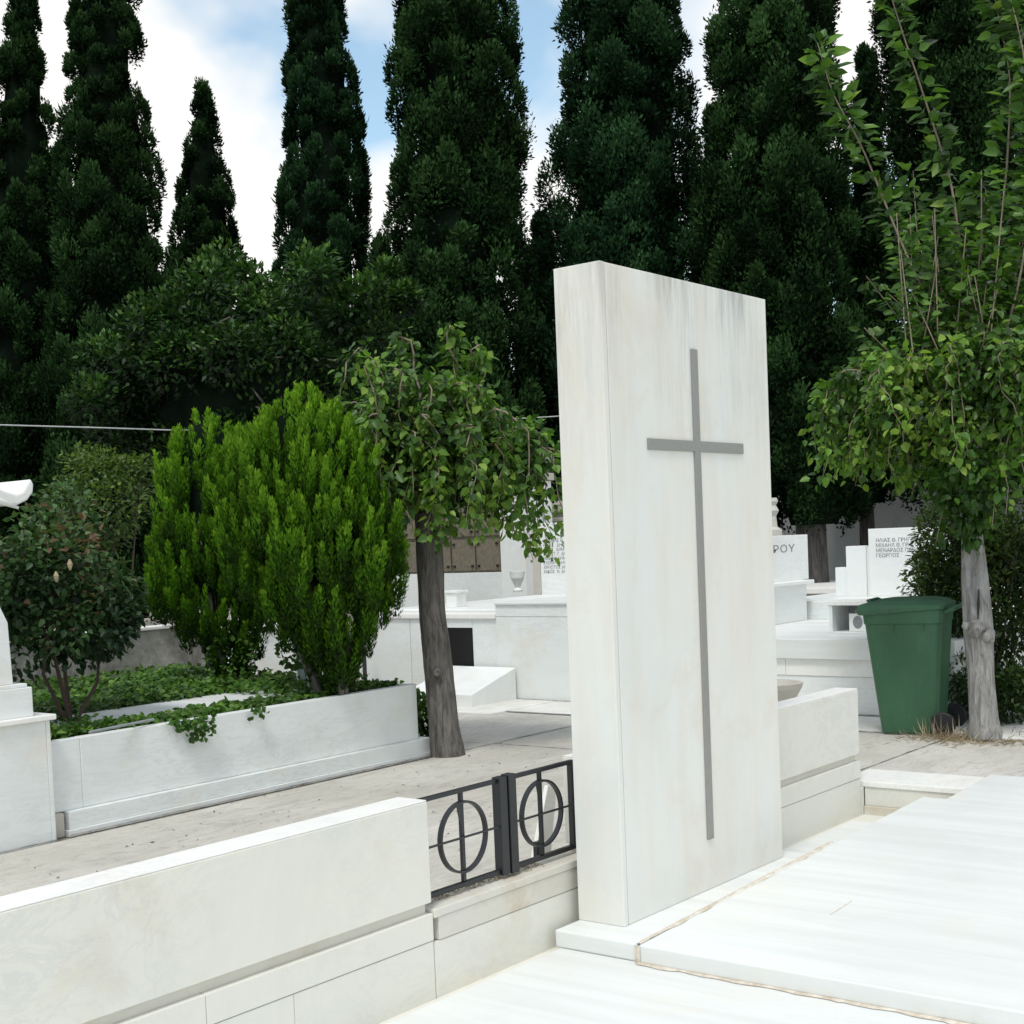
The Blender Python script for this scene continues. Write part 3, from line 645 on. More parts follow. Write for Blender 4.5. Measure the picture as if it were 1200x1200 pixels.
box('base', 'walltop', t, 12.55, 13.0, ya-1.0, ya+.06, .60, .699, bevel=.004)
box('side_pier', 'sand', t, 12.72, 12.85, ya+.02, ya+.13, .70, zz1-.05, bevel=.006)
t = thing('corniced_monument', (15.5, 11.3, 0), 'weathered grey stone monument top with stepped cornice behind the headstone', 'grave monument')
ya = PX(640, 600, 15)[1]; zz0 = PX(650, 612, 15)[2]; zz1 = PX(650, 590, 15)[2]
for k, (d_, z0_, z1_) in enumerate(((.0, -.01, zz0), (.06, zz0+.001, zz0+.06), (.02, zz0+.061, zz0+.12), (.07, zz0+.121, zz1), (-.08, zz1+.001, zz1+.10))):
    box('cornice' if k else 'shaft', 'sand', t, 15-d_, 15.8+d_, ya-1.4-d_, ya+d_, z0_, z1_, bevel=.01)
t = thing('stone_pillar', (16, 12.3, 0), 'grey stone pillar top showing above the weeping tree beside the stele', 'pillar')
ya = PX(601, 540, 15.5)[1]; yb = PX(631, 540, 15.5)[1]; zz1 = PX(615, 531, 15.5)[2]
box('pillar', 'sand', t, 15.5, 15.8, yb+.03, ya-.03, -.01, zz1-.17, bevel=.01); box('capital', 'sand', t, 15.46, 15.84, yb, ya, zz1-.168, zz1, bevel=.012)

# ------------------------------------------------------------------ right group of tombs
t = thing('platform_tomb', (11.5, 5, 0), 'wide white marble platform tomb behind the green bin', 'tomb')
box('lower_body', 'coolb', t, 9.88, 14.6, 3.72, 6.9, -.01, .300, bevel=.004)
box('middle_course', 'walltop', t, 9.872, 14.6, 3.71, 5.06, .3015, .430, bevel=.003); box('middle_course', 'walltop', t, 9.872, 14.6, 5.063, 6.91, .3015, .430, bevel=.003)
box('cover', 'terrace', t, 9.842, 14.62, 3.69, 6.92, .4325, .588, bevel=.005)
box('raised_step', 'cool', t, 12.0, 14.6, 4.3, 6.35, .5885, .760, bevel=.005)
b0 = PZ(972, 742, .589)
t = thing('box_niche', (b0[0]+.15, b0[1]-.2, .589), 'small open fronted marble box standing on the platform left of the bin', 'grave box')
x, y = b0[0], b0[1]; W_, H_, D_ = .42, .225, .34
box('side', 'cool', t, x, x+D_, y-.03, y, .589, .589+H_, bevel=.003); box('side', 'cool', t, x, x+D_, y-W_, y-W_+.03, .589, .589+H_, bevel=.003)
box('top', 'walltop', t, x-.01, x+D_+.01, y-W_-.012, y+.012, .5895+H_, .589+H_+.035, bevel=.004)
box('back', 'pipe', t, x+D_-.03, x+D_-.002, y-W_+.0305, y-.0305, .589, .588+H_, bevel=0)
box('bottom', 'cool', t, x+.002, x+D_-.031, y-W_+.0305, y-.0305, .5892, .602, bevel=0)
o = MB(); yc = y-.225; o.box(x+.05, x+.075, yc-.075, yc+.075, .603, .745)
o = o.build('frame', 'walltop', thing('oval_portrait', (x+.06, yc, .602), 'small white plaque with a dark oval portrait leaning in the open box', 'plaque'), bevel=.003)
vs = [(x+.049, yc+.042*math.cos(a), .675+.052*math.sin(a)) for a in np.linspace(0, 6.283, 25)[:-1]]
MB().add(vs, [tuple(range(24))]).build('portrait', 'letter', o.parent)
# tall lettered headstone with stepped wing
hX = 12.76
t = thing('lettered_headstone', (hX, 5.4, .76), 'bright white headstone with four lines of faint letters above the bin', 'headstone')
yl_ = PX(1018, 650, hX)[1]; yr_ = yl_-.78; ht = PX(1040, 619, hX)[2]
box('stone', 'coolb', t, hX, hX+.14, yr_, yl_, .7605, ht, bevel=.004)
text('inscription', "ΗΛΙΑΣ Θ. ΓΡΗΓΟΡΙΟΥ\nΜΙΧΑΗΛ Θ. ΓΡΗΓΟΡΙΟΥ\nΜΕΝΑΡΔΟΣ ΠΑΝ. ΤΣΑΠΑΣ\nΓΕΩΡΓΙΟΣ", 'letter', t, .049, face_mtx((hX-.0015, yl_-.075, ht-.13), (0, -1, 0)))
t = thing('stepped_headstone_wing', (hX, 5.8, .76), 'two stepped white marble pieces left of the lettered headstone', 'headstone')
box('tall_block', 'coolb', t, hX+.01, hX+.15, yl_+.035, PX(991, 660, hX)[1], .7605, PX(1000, 640, hX)[2], bevel=.004)
box('thin_rib', 'coolb', t, hX+.03, hX+.13, yl_+.001, yl_+.034, .7605, PX(1010, 640, hX)[2]-.01, bevel=.003)
box('short_block', 'coolb', t, hX+.02, hX+.14, PX(991, 660, hX)[1]+.0015, PX(978, 680, hX)[1], .7605, PX(985, 665, hX)[2], bevel=.004)
# surname stone
t = thing('surname_headstone', (11.5, 6, .589), 'white stone ending in the letters POY beside the right edge of the stele', 'headstone')
box('base', 'cool', t, 10.7, 11.92, 5.87, 6.28, .5895, .93, bevel=.004)
box('base_cap', 'coolb', t, 10.68, 11.99, 5.82, 6.32, .9305, .965, bevel=.006)
xr = PY(947, 650, 5.95)[0]
box('stone', 'coolb', t, 10.72, xr, 5.95, 6.10, .9655, PY(930, 627, 5.95)[2], bevel=.004)
p0 = PY(905.5, 648, 5.949); p1 = PY(927, 648, 5.949)
text('inscription', "ΡΟΥ", 'letter', t, .098, face_mtx((p0[0], 5.9485, p0[2]-.002), (1, 0, 0)) @ Matrix.Diagonal((2.1, 1, 1, 1)), spacing=1.1)
t = thing('low_far_tomb', (16.5, 9, 0), 'low sandy stone grave in the gap below the dark cypress trunk', 'tomb')
box('body', 'sand', t, 16, 18, 6.9, 9.2, -.01, .62, bevel=.01); box('cover', 'walltop', t, 15.95, 18.05, 6.85, 9.25, .6205, .70, bevel=.01)
box('leaning_slab', 'sand', t, 14.9, 15.8, 6.9, 8.3, -.01, .52, bevel=.01)
t = thing('carved_finial', (15, 7.6, 0), 'small carved stone finial just showing right of the stele edge', 'grave ornament')
q = PD(908, 594, 15.2); MB().lathe((q[0], q[1]+.03, 0), [(.10, 0), (.10, q[2]-.25), (.05, q[2]-.22), (.04, q[2]-.10), (.07, q[2]-.04), (.04, q[2]+.02), (.065, q[2]+.06), (.05, q[2]+.10)], 14).build('finial', 'sand', t)
o = box('boundary_wall', 'greywall', None, 22, 22.3, -12, 34, -.01, 2.9, bevel=.01); props(o, 'plain grey rendered boundary wall behind the cypress trunks', 'wall')

# ------------------------------------------------------------------ wheelie bin
bn = thing('wheelie_bin', (9.07, 3.75, 0), 'green plastic wheeled bin with closed lid beside the grey tree trunk', 'rubbish bin')
# profile in (y,z): front towards +Y, handle towards -Y
yf = PX(1032, 858, 9.07)[1]; X0, X1 = 9.09, 9.52
Hb = .865
def ring(z, xa, xb, ya, yb, r, n=5):
    pts = []
    for cx_, cy_, a0 in ((xb-r, yb-r, 0), (xa+r, yb-r, 90), (xa+r, ya+r, 180), (xb-r, ya+r, 270)):
        for k in range(n+1):
            a = math.radians(a0+90*k/n); pts.append((cx_+r*math.cos(a), cy_+r*math.sin(a), z))
    return pts
def loft(rings, name, mat, parent, bevel=0, smooth=False):
    mb = MB(); n = len(rings[0]); v = sum(rings, []); f = [tuple(range(n))[::-1], tuple(range((len(rings)-1)*n, len(rings)*n))]
    for i in range(len(rings)-1):
        for j in range(n): f.append((i*n+j, i*n+(j+1) % n, (i+1)*n+(j+1) % n, (i+1)*n+j))
    mb.add(v, f); return mb.build(name, mat, parent, bevel=bevel, smooth=smooth)
yb_ = yf-.43
R_ = [ring(.012, X0+.02, X1-.02, yb_+.05, yf-.005, .045), ring(.05, X0+.015, X1-.015, yb_+.04, yf, .05), ring(Hb-.10, X0-.02, X1+.02, yb_-.005, yf+.085, .05),
      ring(Hb-.095, X0-.028, X1+.028, yb_-.012, yf+.092, .05), ring(Hb, X0-.032, X1+.032, yb_-.016, yf+.098, .05)]
loft(R_, 'body', 'bin', bn, smooth=False, bevel=.004)
# lid: flat dome with a lip that sags at the front
lidr = [ring(Hb+.001, X0-.045, X1+.045, yb_-.03, yf+.125, .05), ring(Hb+.028, X0-.048, X1+.048, yb_-.034, yf+.150, .05), ring(Hb+.036, X0-.040, X1+.040, yb_-.028, yf+.12, .06),
        ring(Hb+.062, X0-.0, X1+.0, yb_+.02, yf+.03, .08), ring(Hb+.072, X0+.05, X1-.05, yb_+.07, yf-.04, .08)]
lidr[0] = [(x, y, z-(.035 if y > yf+.06 else 0)) for x, y, z in lidr[0]]; lidr[1] = [(x, y, z-(.03 if y > yf+.08 else 0)) for x, y, z in lidr[1]]
lid = loft(lidr, 'lid', 'bin', bn, bevel=.003)
mb = MB(); mb.tube([(X0+.06, yf+.03, Hb+.045), (X0+.06, yf+.07, Hb+.062), (X1-.06, yf+.07, Hb+.062), (X1-.06, yf+.03, Hb+.045)], .010, 8); mb.build('lid_grip', 'bin', lid)
mb = MB(); mb.tube([(X0+.03, yb_-.01, Hb-.02), (X0+.03, yb_-.085, Hb+.0), (X0+.03, yb_-.095, Hb+.01), (X1-.03, yb_-.095, Hb+.01), (X1-.03, yb_-.01, Hb-.02)], .017, 10); mb.build('handle', 'bin', bn)
for k in (.10, .30): MB().box(X0-.033, X0-.022, yf-.02-k, yf-.008-k, Hb-.14, Hb-.097).build('rim_rib', 'bin', bn)
mb = MB()
mb.tube([(X0-.02, yb_+.0, .084), (X1+.02, yb_+.0, .084)], .012, 10); mb.build('axle', 'iron', bn)
for xw in (X0-.045, X1+.0):
    w_o = MB().tube([(xw, yb_+.0, .084), (xw+.006, yb_+.0, .084), (xw+.04, yb_+.0, .084), (xw+.046, yb_+.0, .084)], [.076, .084, .084, .076], 28).build('wheel', 'rubber', bn)
    MB().tube([(xw-.006, yb_+.0, .084), (xw+.052, yb_+.0, .084)], .038, 16).build('hub', 'rubber', w_o)

bn.rotation_euler = (0, 0, math.radians(11))

# ------------------------------------------------------------------ trees: weeping mulberries
def trunk_mesh(pts, rads, n=20, amp=.12, seed=0):
    mb = MB(); P = []; Rr = []
    k = 40
    pts = np.array(pts, float); s = np.linspace(0, 1, len(pts)); u = np.linspace(0, 1, k)
    X = np.stack([np.interp(u, s, pts[:, i]) for i in range(3)], 1); R = np.interp(u, s, rads)
    for it in range(2): X[1:-1] = (X[:-2]+X[1:-1]*2+X[2:])/4
    mb.tube(X, list(R), n)
    for i in range(len(mb.v)):
        ci = min(i//n, k-1); c = Vector(X[ci]); d = Vector(mb.v[i])-c
        h = mnoise.noise(Vector((d.x*14+seed, d.y*14, c.z*2.2)))*amp*1.2+mnoise.noise(Vector((d.x*40, d.y*40+seed, c.z*9)))*amp*.45
        mb.v[i] = tuple(c+d*(1+h))
    return mb
def strands(lv, tw, head, n, reach, top, drop, leafL, hexa=True, dirs=None, dense=1.0, mat_t=(.5, .2), spread=.1, toc=None, fall=.45):
    for i in range(n):
        st_t = rng.normal()*.13
        if dirs is not None and i < len(dirs): a, rc, tp, dr = dirs[i]
        else:
            a = rng.uniform(0, 6.283)
            rc = reach*rng.uniform(.25, 1.0)**.8; tp = top*rng.uniform(.45, 1.0)*(1.12-rc/reach*fall); dr = drop*rng.uniform(.35, 1.05)
        d = np.array([math.cos(a), math.sin(a), 0]); h0 = head+rng.normal(size=3)*[.05, .05, .04]
        k = 18; s = np.linspace(0, 1, k)
        # rise then droop
        rr = rc*(1-(1-np.clip(s*1.55, 0, 1))**1.8); zz = np.where(s < .45, tp*np.sin(s/.45*math.pi/2), tp-(tp+dr)*((s-.45)/.55)**1.5)
        wob = np.cumsum(rng.normal(size=(k, 3))*.030, 0)*[1, 1, .6]
        X = h0+d*rr[:, None]+np.array([0, 0, 1])*zz[:, None]+wob
        tw.tube([tuple(x) for x in X], list(np.linspace(.011, .0022, k)), 5, cap=False)
        seg = np.linalg.norm(np.diff(X, axis=0), axis=1).sum(); m_ = int(seg/.014*dense)
        u = rng.uniform(.22, 1, m_)*(k-1); j = u.astype(int).clip(0, k-2); fr = (u-j)[:, None]
        P = X[j]*(1-fr)+X[j+1]*fr; T = unit(X[j+1]-X[j])
        side = rvec(m_); side = unit(side-T*(side*T).sum(1, keepdims=True))
        ax = unit(side*.9+T*.35+np.array([0, 0, -.55])+d*.15+rng.normal(size=(m_, 3))*.35)
        nr = unit(np.array([0, 0, .8])+d*.45+rng.normal(size=(m_, 3))*.6)
        Lf = leafL*rng.uniform(.35, 1.2, m_)**1.0
        t = st_t+mat_t[0]+rng.normal(size=m_)*mat_t[1]+.22*(u/(k-1)-.5)+(rng.random(m_) < .02)*.5
        lv.put(P+side*rng.uniform(.0, .08, m_)[:, None], ax, nr, Lf, Lf*rng.uniform(.62, .82, m_), t, hexa=hexa, fold=.10, curl=.12)
def fill(lv, c, rad, n, L, t0=.2, hexa=True, down=.6):
    d = rvec(n); p = c+d*np.array(rad)*(rng.random(n)**.45)[:, None]
    lv.put(p, unit(d*.5+[0, 0, -down]+rng.normal(size=(n, 3))*.4), unit(d*.5+[0, 0, .7]+rng.normal(size=(n, 3))*.5), L*rng.uniform(.6, 1.1, n), L*.62, t0+rng.normal(size=n)*.13+.15*d[:, 2], hexa=hexa, fold=.1, curl=.1)

rng = np.random.default_rng(21)
D1 = 9.65
t = thing('weeping_mulberry', (7.26, 6.46, 0), 'weeping umbrella tree with a bare leaning brown trunk right of the golden conifers', 'tree', 'weeping mulberry trees')
pb = PZ(524, 885, 0); D1 = float((pb-EYE)@FW)
pts = [PD(525, 892, D1), PD(521, 850, D1), PD(513, 780, D1), PD(506, 710, D1), PD(503, 640, D1), PD(500, 600, D1), PD(502, 560, D1)]
wpx = [21, 17.5, 17, 15.5, 16, 15, 12]
trunk_mesh(pts, [w*D1/FPX for w in wpx], 24, .07).build('trunk', 'bark_brown', t, smooth=True)
kn = MB(); kq = PD(513, 788, D1-.125)
kn.lathe((0, 0, 0), [(.034, 0), (.026, .012), (.014, .014), (.004, .004)], 14)
kk = kn.mesh('knot'); kk.transform(Matrix.Translation(Vector(kq)) @ Vector(-FW).to_track_quat('Z', 'Y').to_matrix().to_4x4()); link('knot', kk, 'bark_brown', t, smooth=True)
lv = Leaves(); tw = MB(); hd = PD(500, 545, D1)
s_ = D1/FPX
toR = RT*[1, 1, 0]; aR = math.atan2(toR[1], toR[0]); aL = aR+math.pi; aC = math.atan2(-FW[1], -FW[0])
dirs = [(aR, .74, .16, .80), (aR-.2, .72, .18, .62), (aR+.25, .74, .14, .66), (aR-.5, .62, .28, .55), (aR+.1, .50, .45, .35), (aR, .45, .78, -.1), (aL, .30, .75, .2),
        (aL+.2, .62, .50, .1), (aL-.2, .66, .45, .25), (aL, .55, .55, .30), (aC, .5, .55, .45), (aC+.3, .45, .60, .4), (aC-.3, .5, .5, .5), (aC+.7, .55, .5, .5), (aC-.7, .6, .55, .6), (aR-.1, .35, .80, .1), (aL+.1, .15, .80, -.2),
        (aR+.05, .78, .12, .68), (aR-.15, .70, .14, .80), (aR+.3, .72, .2, .55), (aR, .60, .3, .5), (aR+.15, .66, .22, .7)]
strands(lv, tw, hd, 120, .62, .74, .42, .070, dirs=dirs, mat_t=(.60, .18), dense=1.15, fall=.85)
fill(lv, hd+[0, 0, .12], (.55, .55, .38), 1700, .055, .2); fill(lv, hd+toR*.25+[0, 0, -.02], (.5, .5, .36), 1100, .055, .2)
link('crown', lv.mesh('crown'), ['mulb'], t); tw.build('branches', 'twig', t, smooth=True)

rng = np.random.default_rng(33)
t = thing('weeping_mulberry', (9.13, 3.23, 0), 'weeping umbrella tree with pale grey trunk and long upright leafy shoots right of the bin', 'tree', 'weeping mulberry trees')
pb = PZ(1155, 866, 0); D2 = float((pb-EYE)@FW)
pts = [PD(1154, 870, D2), PD(1153, 845, D2), PD(1150, 790, D2), PD(1147, 740, D2), PD(1143, 690, D2), PD(1140, 640, D2), PD(1137, 590, D2), PD(1135, 540, D2), PD(1138, 470, D2)]
wpx = [21, 16.5, 15.2, 17, 15.2, 12.5, 11, 10.5, 9]
trunk_mesh(pts, [w*D2/FPX for w in wpx], 26, .075, 5).build('trunk', 'bark_grey', t, smooth=True)
kk = MB()
for (x_, y_, r_) in ((1143, 737, .055), (1158, 745, .05), (1133, 733, .03)):
    q = PD(x_, y_, D2-.085); 
    k0 = len(kk.v)
    for i in range(9):
        for j in range(12):
            th_, ph_ = math.pi*i/8, 2*math.pi*j/12; v_ = Vector((math.sin(th_)*math.cos(ph_), math.sin(th_)*math.sin(ph_), math.cos(th_)))
            rr_ = r_*(1+.55*mnoise.noise(v_*2.5+Vector((x_, 0, 0)))); kk.v.append(tuple(Vector(q)+v_*rr_))
    for i in range(8):
        for j in range(12): kk.f.append((k0+i*12+j, k0+i*12+(j+1) % 12, k0+(i+1)*12+(j+1) % 12, k0+(i+1)*12+j))
kk.build('knot', 'bark_grey', t, smooth=True)
q0, q1 = PD(1147, 690, D2-.098), PD(1146, 725, D2-.105)
MB().tube([q0, (q0+q1)/2+[.003, 0, 0], q1], [.003, .010, .004], 8).build('bark_split', 'hole', t)
lv = Leaves(); tw = MB(); hd = PD(1142, 470, D2)
dirs = [(aL, .88, .08, .46), (aL+.15, .86, .12, .42), (aL-.2, .87, .10, .38), (aL, .90, .22, .35), (aL+.3, .95, .2, .5), (aL-.35, .9, .25, .4), (aL, .7, .33, .5), (aC, .6, .3, .5), (aC+.3, .7, .28, .6), (aC-.3, .65, .3, .75), (aC, .35, .3, .95), (aC+.1, .3, .25, 1.0), (aL-.1, .92, .18, .42), (aL+.08, .90, .05, .40), (aL+.4, .9, .2, .35)]
strands(lv, tw, hd, 180, .85, .44, .46, .068, dirs=dirs, mat_t=(.60, .18), dense=1.2, fall=.55)
fill(lv, hd+[0, 0, .03], (.80, .80, .30), 2600, .052, .25); fill(lv, hd-toR*.5+[0, 0, -.08], (.6, .6, .24), 1300, .052, .25)
fill(lv, PD(1140, 600, D2-.25), (.10, .10, .26), 300, .075, .45); fill(lv, PD(1135, 560, D2-.3), (.30, .30, .25), 700, .07, .40)
# upright shoots
def shoot(path, r0_, leafL, step=.0105, depth=D2):
    P = np.array([PD(x_, y_, depth+dz) for x_, y_, dz in path]); s = np.linspace(0, 1, len(P)); k = 30; u = np.linspace(0, 1, k)
    X = np.stack([np.interp(u, s, P[:, i]) for i in range(3)], 1)
    for it in range(3): X[1:-1] = (X[:-2]+X[1:-1]*2+X[2:])/4
    tw.tube([tuple(x) for x in X], list(np.linspace(r0_, .003, k)), 6, cap=False)
    seg = np.linalg.norm(np.diff(X, axis=0), axis=1).sum(); m_ = int(seg/step)
    u = np.linspace(.06, 1, m_)*(k-1); j = u.astype(int).clip(0, k-2); fr = (u-j)[:, None]
    Q = X[j]*(1-fr)+X[j+1]*fr; T = unit(X[j+1]-X[j]); side = rvec(m_); side = unit(side-T*(side*T).sum(1, keepdims=True)+toR*np.where(np.arange(m_) % 2, .8, -.8)[:, None])
    lv.put(Q+side*rng.uniform(.01, .07, m_)[:, None], unit(side*.9+T*.25+[0, 0, -.12]+rng.normal(size=(m_, 3))*.2), unit(np.array([0, 0, .8])-FW*.5+rng.normal(size=(m_, 3))*.5), leafL*rng.uniform(.6, 1.2, m_), leafL*.68*rng.uniform(.7, 1.1, m_), .50+rng.normal(size=m_)*.2, hexa=True, fold=.12, curl=.15)
shoot([(1140, 440, 0), (1085, 350, -.1), (1050, 270, -.1), (1010, 170, -.15), (975, 110, -.2), (958, 50, -.2)], .011, .115)
shoot([(1150, 440, 0), (1130, 320, 0), (1115, 210, .05), (1075, 90, 0), (1045, 0, 0), (1030, -70, 0)], .011, .115)
shoot([(1160, 440, 0), (1165, 330, .1), (1180, 200, .1), (1185, 90, .1), (1160, -30, .1)], .010, .115)
shoot([(1165, 440, 0), (1195, 330, -.1), (1215, 200, -.1), (1200, 60, -.1), (1170, -60, 0)], .010, .115)
shoot([(1130, 450, 0), (1100, 400, -.2), (1070, 370, -.25), (1042, 345, -.3)], .008, .07)
shoot([(1170, 450, 0), (1210, 400, -.1), (1250, 250, 0), (1290, 60, 0)], .010, .115)
shoot([(1135, 450, 0), (1100, 360, .1), (1075, 280, .2), (1070, 200, .3)], .008, .115)
shoot([(1150, 450, 0), (1140, 380, .1), (1150, 280, -.1), (1150, 200, -.1)], .008, .115)
for k in range(46):
    x0_ = rng.uniform(1060, 1250); dx = rng.uniform(-45, 45)+(x0_-1150)*.25; y0_ = rng.uniform(395, 450); h_ = rng.uniform(45, 190); dz = rng.uniform(-.5, .5)
    shoot([(x0_, y0_, dz), (x0_+dx*.5, y0_-h_*.5, dz), (x0_+dx, y0_-h_, dz)], .005, rng.uniform(.06, .10), step=.022)
link('crown', lv.mesh('crown'), ['mulb'], t); tw.build('branches', 'twig', t, smooth=True)

# ------------------------------------------------------------------ golden conifers
def thuja(rows, D, base, label, seed, flames=520, per=80):
    global rng
    rng = np.random.default_rng(seed)
    prof = [(PD((a+b)/2, y, D), (b-a)/2*D/FPX*.92) for y, a, b in rows]
    root = thing('golden_conifer', base, label, 'conifer shrub', 'golden green conifers in the ivy bed')
    zt, zb = prof[0][0][2], prof[-1][0][2]; zz = np.linspace(zt, zb, 30); cx, cy, rr = interp_prof(prof, zz)
    ev = [(np.array([cx[i], cy[i], zz[i]]), max(rr[i], .03)) for i in range(30)]
    lv = Leaves()
    kc = int(30*.72); v, f = lathe_core([(c_, r_) for c_, r_ in ev[:kc]], 16, .62, .4); lv.solid(v, f)
    area = np.cumsum(rr+.05); u = rng.random(flames)*area[-1]; zi = np.interp(u, area, zz); lx, ly, lr = interp_prof(prof, zi)
    toc = math.atan2(-base[1], -base[0]); th = toc+np.where(rng.random(flames) < .75, rng.uniform(-1.9, 1.9, flames), rng.uniform(0, 6.28, flames))
    rad = lr*rng.uniform(.60, 1.0, flames)*(1+.12*np.sin(th*7+zi*5))
    c = np.stack([lx+rad*np.cos(th), ly+rad*np.sin(th), zi], 1); o_ = np.stack([np.cos(th), np.sin(th), 0*th], 1)
    fl = rng.uniform(.17, .32, flames); fw = rng.uniform(.022, .042, flames); c[:, 2] -= fl*.85
    low = np.clip((zi-zb)/(zt-zb), 0, 1)
    idx = np.repeat(np.arange(flames), per); n = len(idx); h = rng.random(n)
    ax0 = unit(o_*.13+np.array([0, 0, 1])+rng.normal(size=(flames, 3))*.10)
    ang = rng.uniform(0, 6.283, n); perp = unit(np.cross(ax0[idx], rvec(n)))
    w = fw[idx]*np.sin(np.clip(h*.85+.12, 0, 1)*math.pi)**.7
    p = c[idx]+ax0[idx]*(fl[idx]*h)[:, None]+perp*w[:, None]*rng.uniform(.3, 1.0, n)[:, None]
    ax = unit(ax0[idx]+perp*.55*(1-h[:, None]*.6)+rng.normal(size=(n, 3))*.18)
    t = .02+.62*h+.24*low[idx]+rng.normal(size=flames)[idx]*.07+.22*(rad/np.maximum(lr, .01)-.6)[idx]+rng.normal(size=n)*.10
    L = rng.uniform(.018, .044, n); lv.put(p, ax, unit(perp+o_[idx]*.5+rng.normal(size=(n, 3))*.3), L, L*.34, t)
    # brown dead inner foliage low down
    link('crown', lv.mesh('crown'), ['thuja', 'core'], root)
    tr = MB()
    for i in range(9):
        a = rng.uniform(0, 6.28); top = np.array([cx[12], cy[12], zz[12]])+np.array([math.cos(a), math.sin(a), 0])*rr[10]*.7; b0 = np.array(base)+[math.cos(a)*.05, math.sin(a)*.05, -.05]
        mid = b0*.5+top*.5+np.array([math.cos(a), math.sin(a), 0])*.03
        tr.tube([tuple(b0), tuple((b0+mid)/2+rng.normal(size=3)*.015), tuple(mid), tuple(top)], [.024, .02, .016, .006], 7, jit=.08)
    tr.build('stems', 'bark_brown', root, smooth=True)
D_l = 10.1; D_r = 9.0
bl = PD(268, 795, D_l); br = PD(392, 808, D_r)
thuja([(488, 232, 240), (505, 205, 275), (540, 185, 300), (580, 176, 315), (640, 172, 322), (690, 176, 320), (720, 205, 315), (750, 240, 302), (785, 262, 286)], D_l, (bl[0], bl[1], .42), 'golden green conifer nearer the rose bush, left one of the pair in the ivy bed', 41, 380, 210)
thuja([(458, 352, 362), (475, 318, 392), (500, 285, 420), (540, 262, 445), (590, 254, 470), (640, 258, 480), (680, 288, 468), (715, 318, 445), (745, 350, 428), (768, 372, 416), (782, 382, 408)], D_r, (br[0], br[1], .42), 'taller golden green conifer on the right of the pair, beside the weeping tree', 42, 640, 210)

# ------------------------------------------------------------------ rose bush
def bush(name, cpx, rpx, D, base, label, cat, mat, n, L, seed, ratio=.55, hexa=True, stems=6, tmean=.45, blobs=9, stemmat='stem', core=0, group=None, srad=.014, hollow=.35, zsq=1.0, lumpy=.45, down=.15):
    global rng
    rng = np.random.default_rng(seed)
    root = thing(name, base, label, cat, group)
    c = PD(cpx[0], cpx[1], D); rx, rz = rpx[0]*D/FPX, rpx[1]*D/FPX
    lv = Leaves(); st_ = MB(); R3 = np.array([rx, rx, rz])
    if core:
        vs = []; fs = []
        for i in range(13):
            for j in range(20):
                th_, ph_ = math.pi*i/12, 2*math.pi*j/20; v_ = np.array((math.sin(th_)*math.cos(ph_), math.sin(th_)*math.sin(ph_), math.cos(th_)))
                vs.append(tuple(c+v_*R3*core*(1+.35*mnoise.noise(Vector(v_*1.8+seed)))))
        for i in range(12):
            for j in range(20): fs.append((i*20+j, i*20+(j+1) % 20, (i+1)*20+(j+1) % 20, (i+1)*20+j))
        lv.solid(vs, fs)
    bc = rvec(blobs); bc = c+bc*R3*rng.uniform(.45, .75, blobs)[:, None]; brd = rng.uniform(lumpy*.7, lumpy*1.25, blobs)
    bt = rng.normal(size=blobs)*.12
    idx = rng.integers(0, blobs, n); d = rvec(n); d = unit(d+unit(bc[idx]-c)*.35+[0, 0, .12])
    tmean = tmean+(rng.random(n) < .07)*.45
    p = bc[idx]+d*R3*brd[idx][:, None]*(hollow+(1-hollow)*rng.random(n)**.5)[:, None]
    lv.put(p, unit(d*.8+rng.normal(size=(n, 3))*.55+[0, 0, -down]), unit(d*.4+[0, 0, .8]+rng.normal(size=(n, 3))*.5), L*rng.uniform(.6, 1.15, n), L*ratio*rng.uniform(.75, 1.1, n), tmean+bt[idx]+.18*d[:, 2]+rng.normal(size=n)*.15, hexa=hexa, fold=.12, curl=.12)
    for i in range(stems):
        q = bc[i % blobs]; b0 = np.array(base)+rng.normal(size=3)*[.03, .03, 0]
        mid = b0*.55+q*.45+rng.normal(size=3)*.05
        st_.tube([tuple(b0-[0, 0, .05]), tuple(b0*.8+mid*.2), tuple(mid), tuple(q)], [srad*1.3, srad*1.1, srad*.8, srad*.3], 7, jit=.06)
        for k in range(4):
            e = q+rvec(1)[0]*R3*.35; st_.tube([tuple(mid*.4+q*.6), tuple((q+e)/2+[0, 0, .02]), tuple(e)], [srad*.5, srad*.35, srad*.15], 5)
    link('crown', lv.mesh('crown'), [mat, 'core'] if core else [mat], root); st_.build('stems', stemmat, root, smooth=True)
    return root
b_ = PD(80, 842, 8.1)
bush('rose_bush', (74, 688), (106, 120), 8.1, (b_[0], b_[1], .45), 'dark leaved rose bush with reddish tips beside the left monument', 'rose bush', 'rose', 7800, .056, 51, .62, stems=4, tmean=.54, blobs=34, lumpy=.34, srad=.013)
o = None
for k, (x_, y_) in enumerate(((82, 664), (66, 678))):
    q = PD(x_, y_, 7.55); o = MB().lathe((q[0], q[1], q[2]-.02), [(.004, 0), (.010, .012), (.015, .035), (.004, .06)], 8).build('withered_rose', 'dead'); props(o, ('upper' if k == 0 else 'lower')+' of two withered tan rose blooms on the dark bush', 'dead flower')
b_ = PD(118, 700, 12.5)
bush('green_shrub', (122, 590), (66, 62), 12.5, (b_[0], b_[1], 0), 'mid green shrub rising behind the rose bush', 'shrub', 'privet', 4200, .055, 52, .6, stems=5, tmean=.62, blobs=14, core=.45, lumpy=.5)
b_ = PD(30, 700, 13.5)
b_ = PD(300, 700, 15.5)
citrus_rows = None
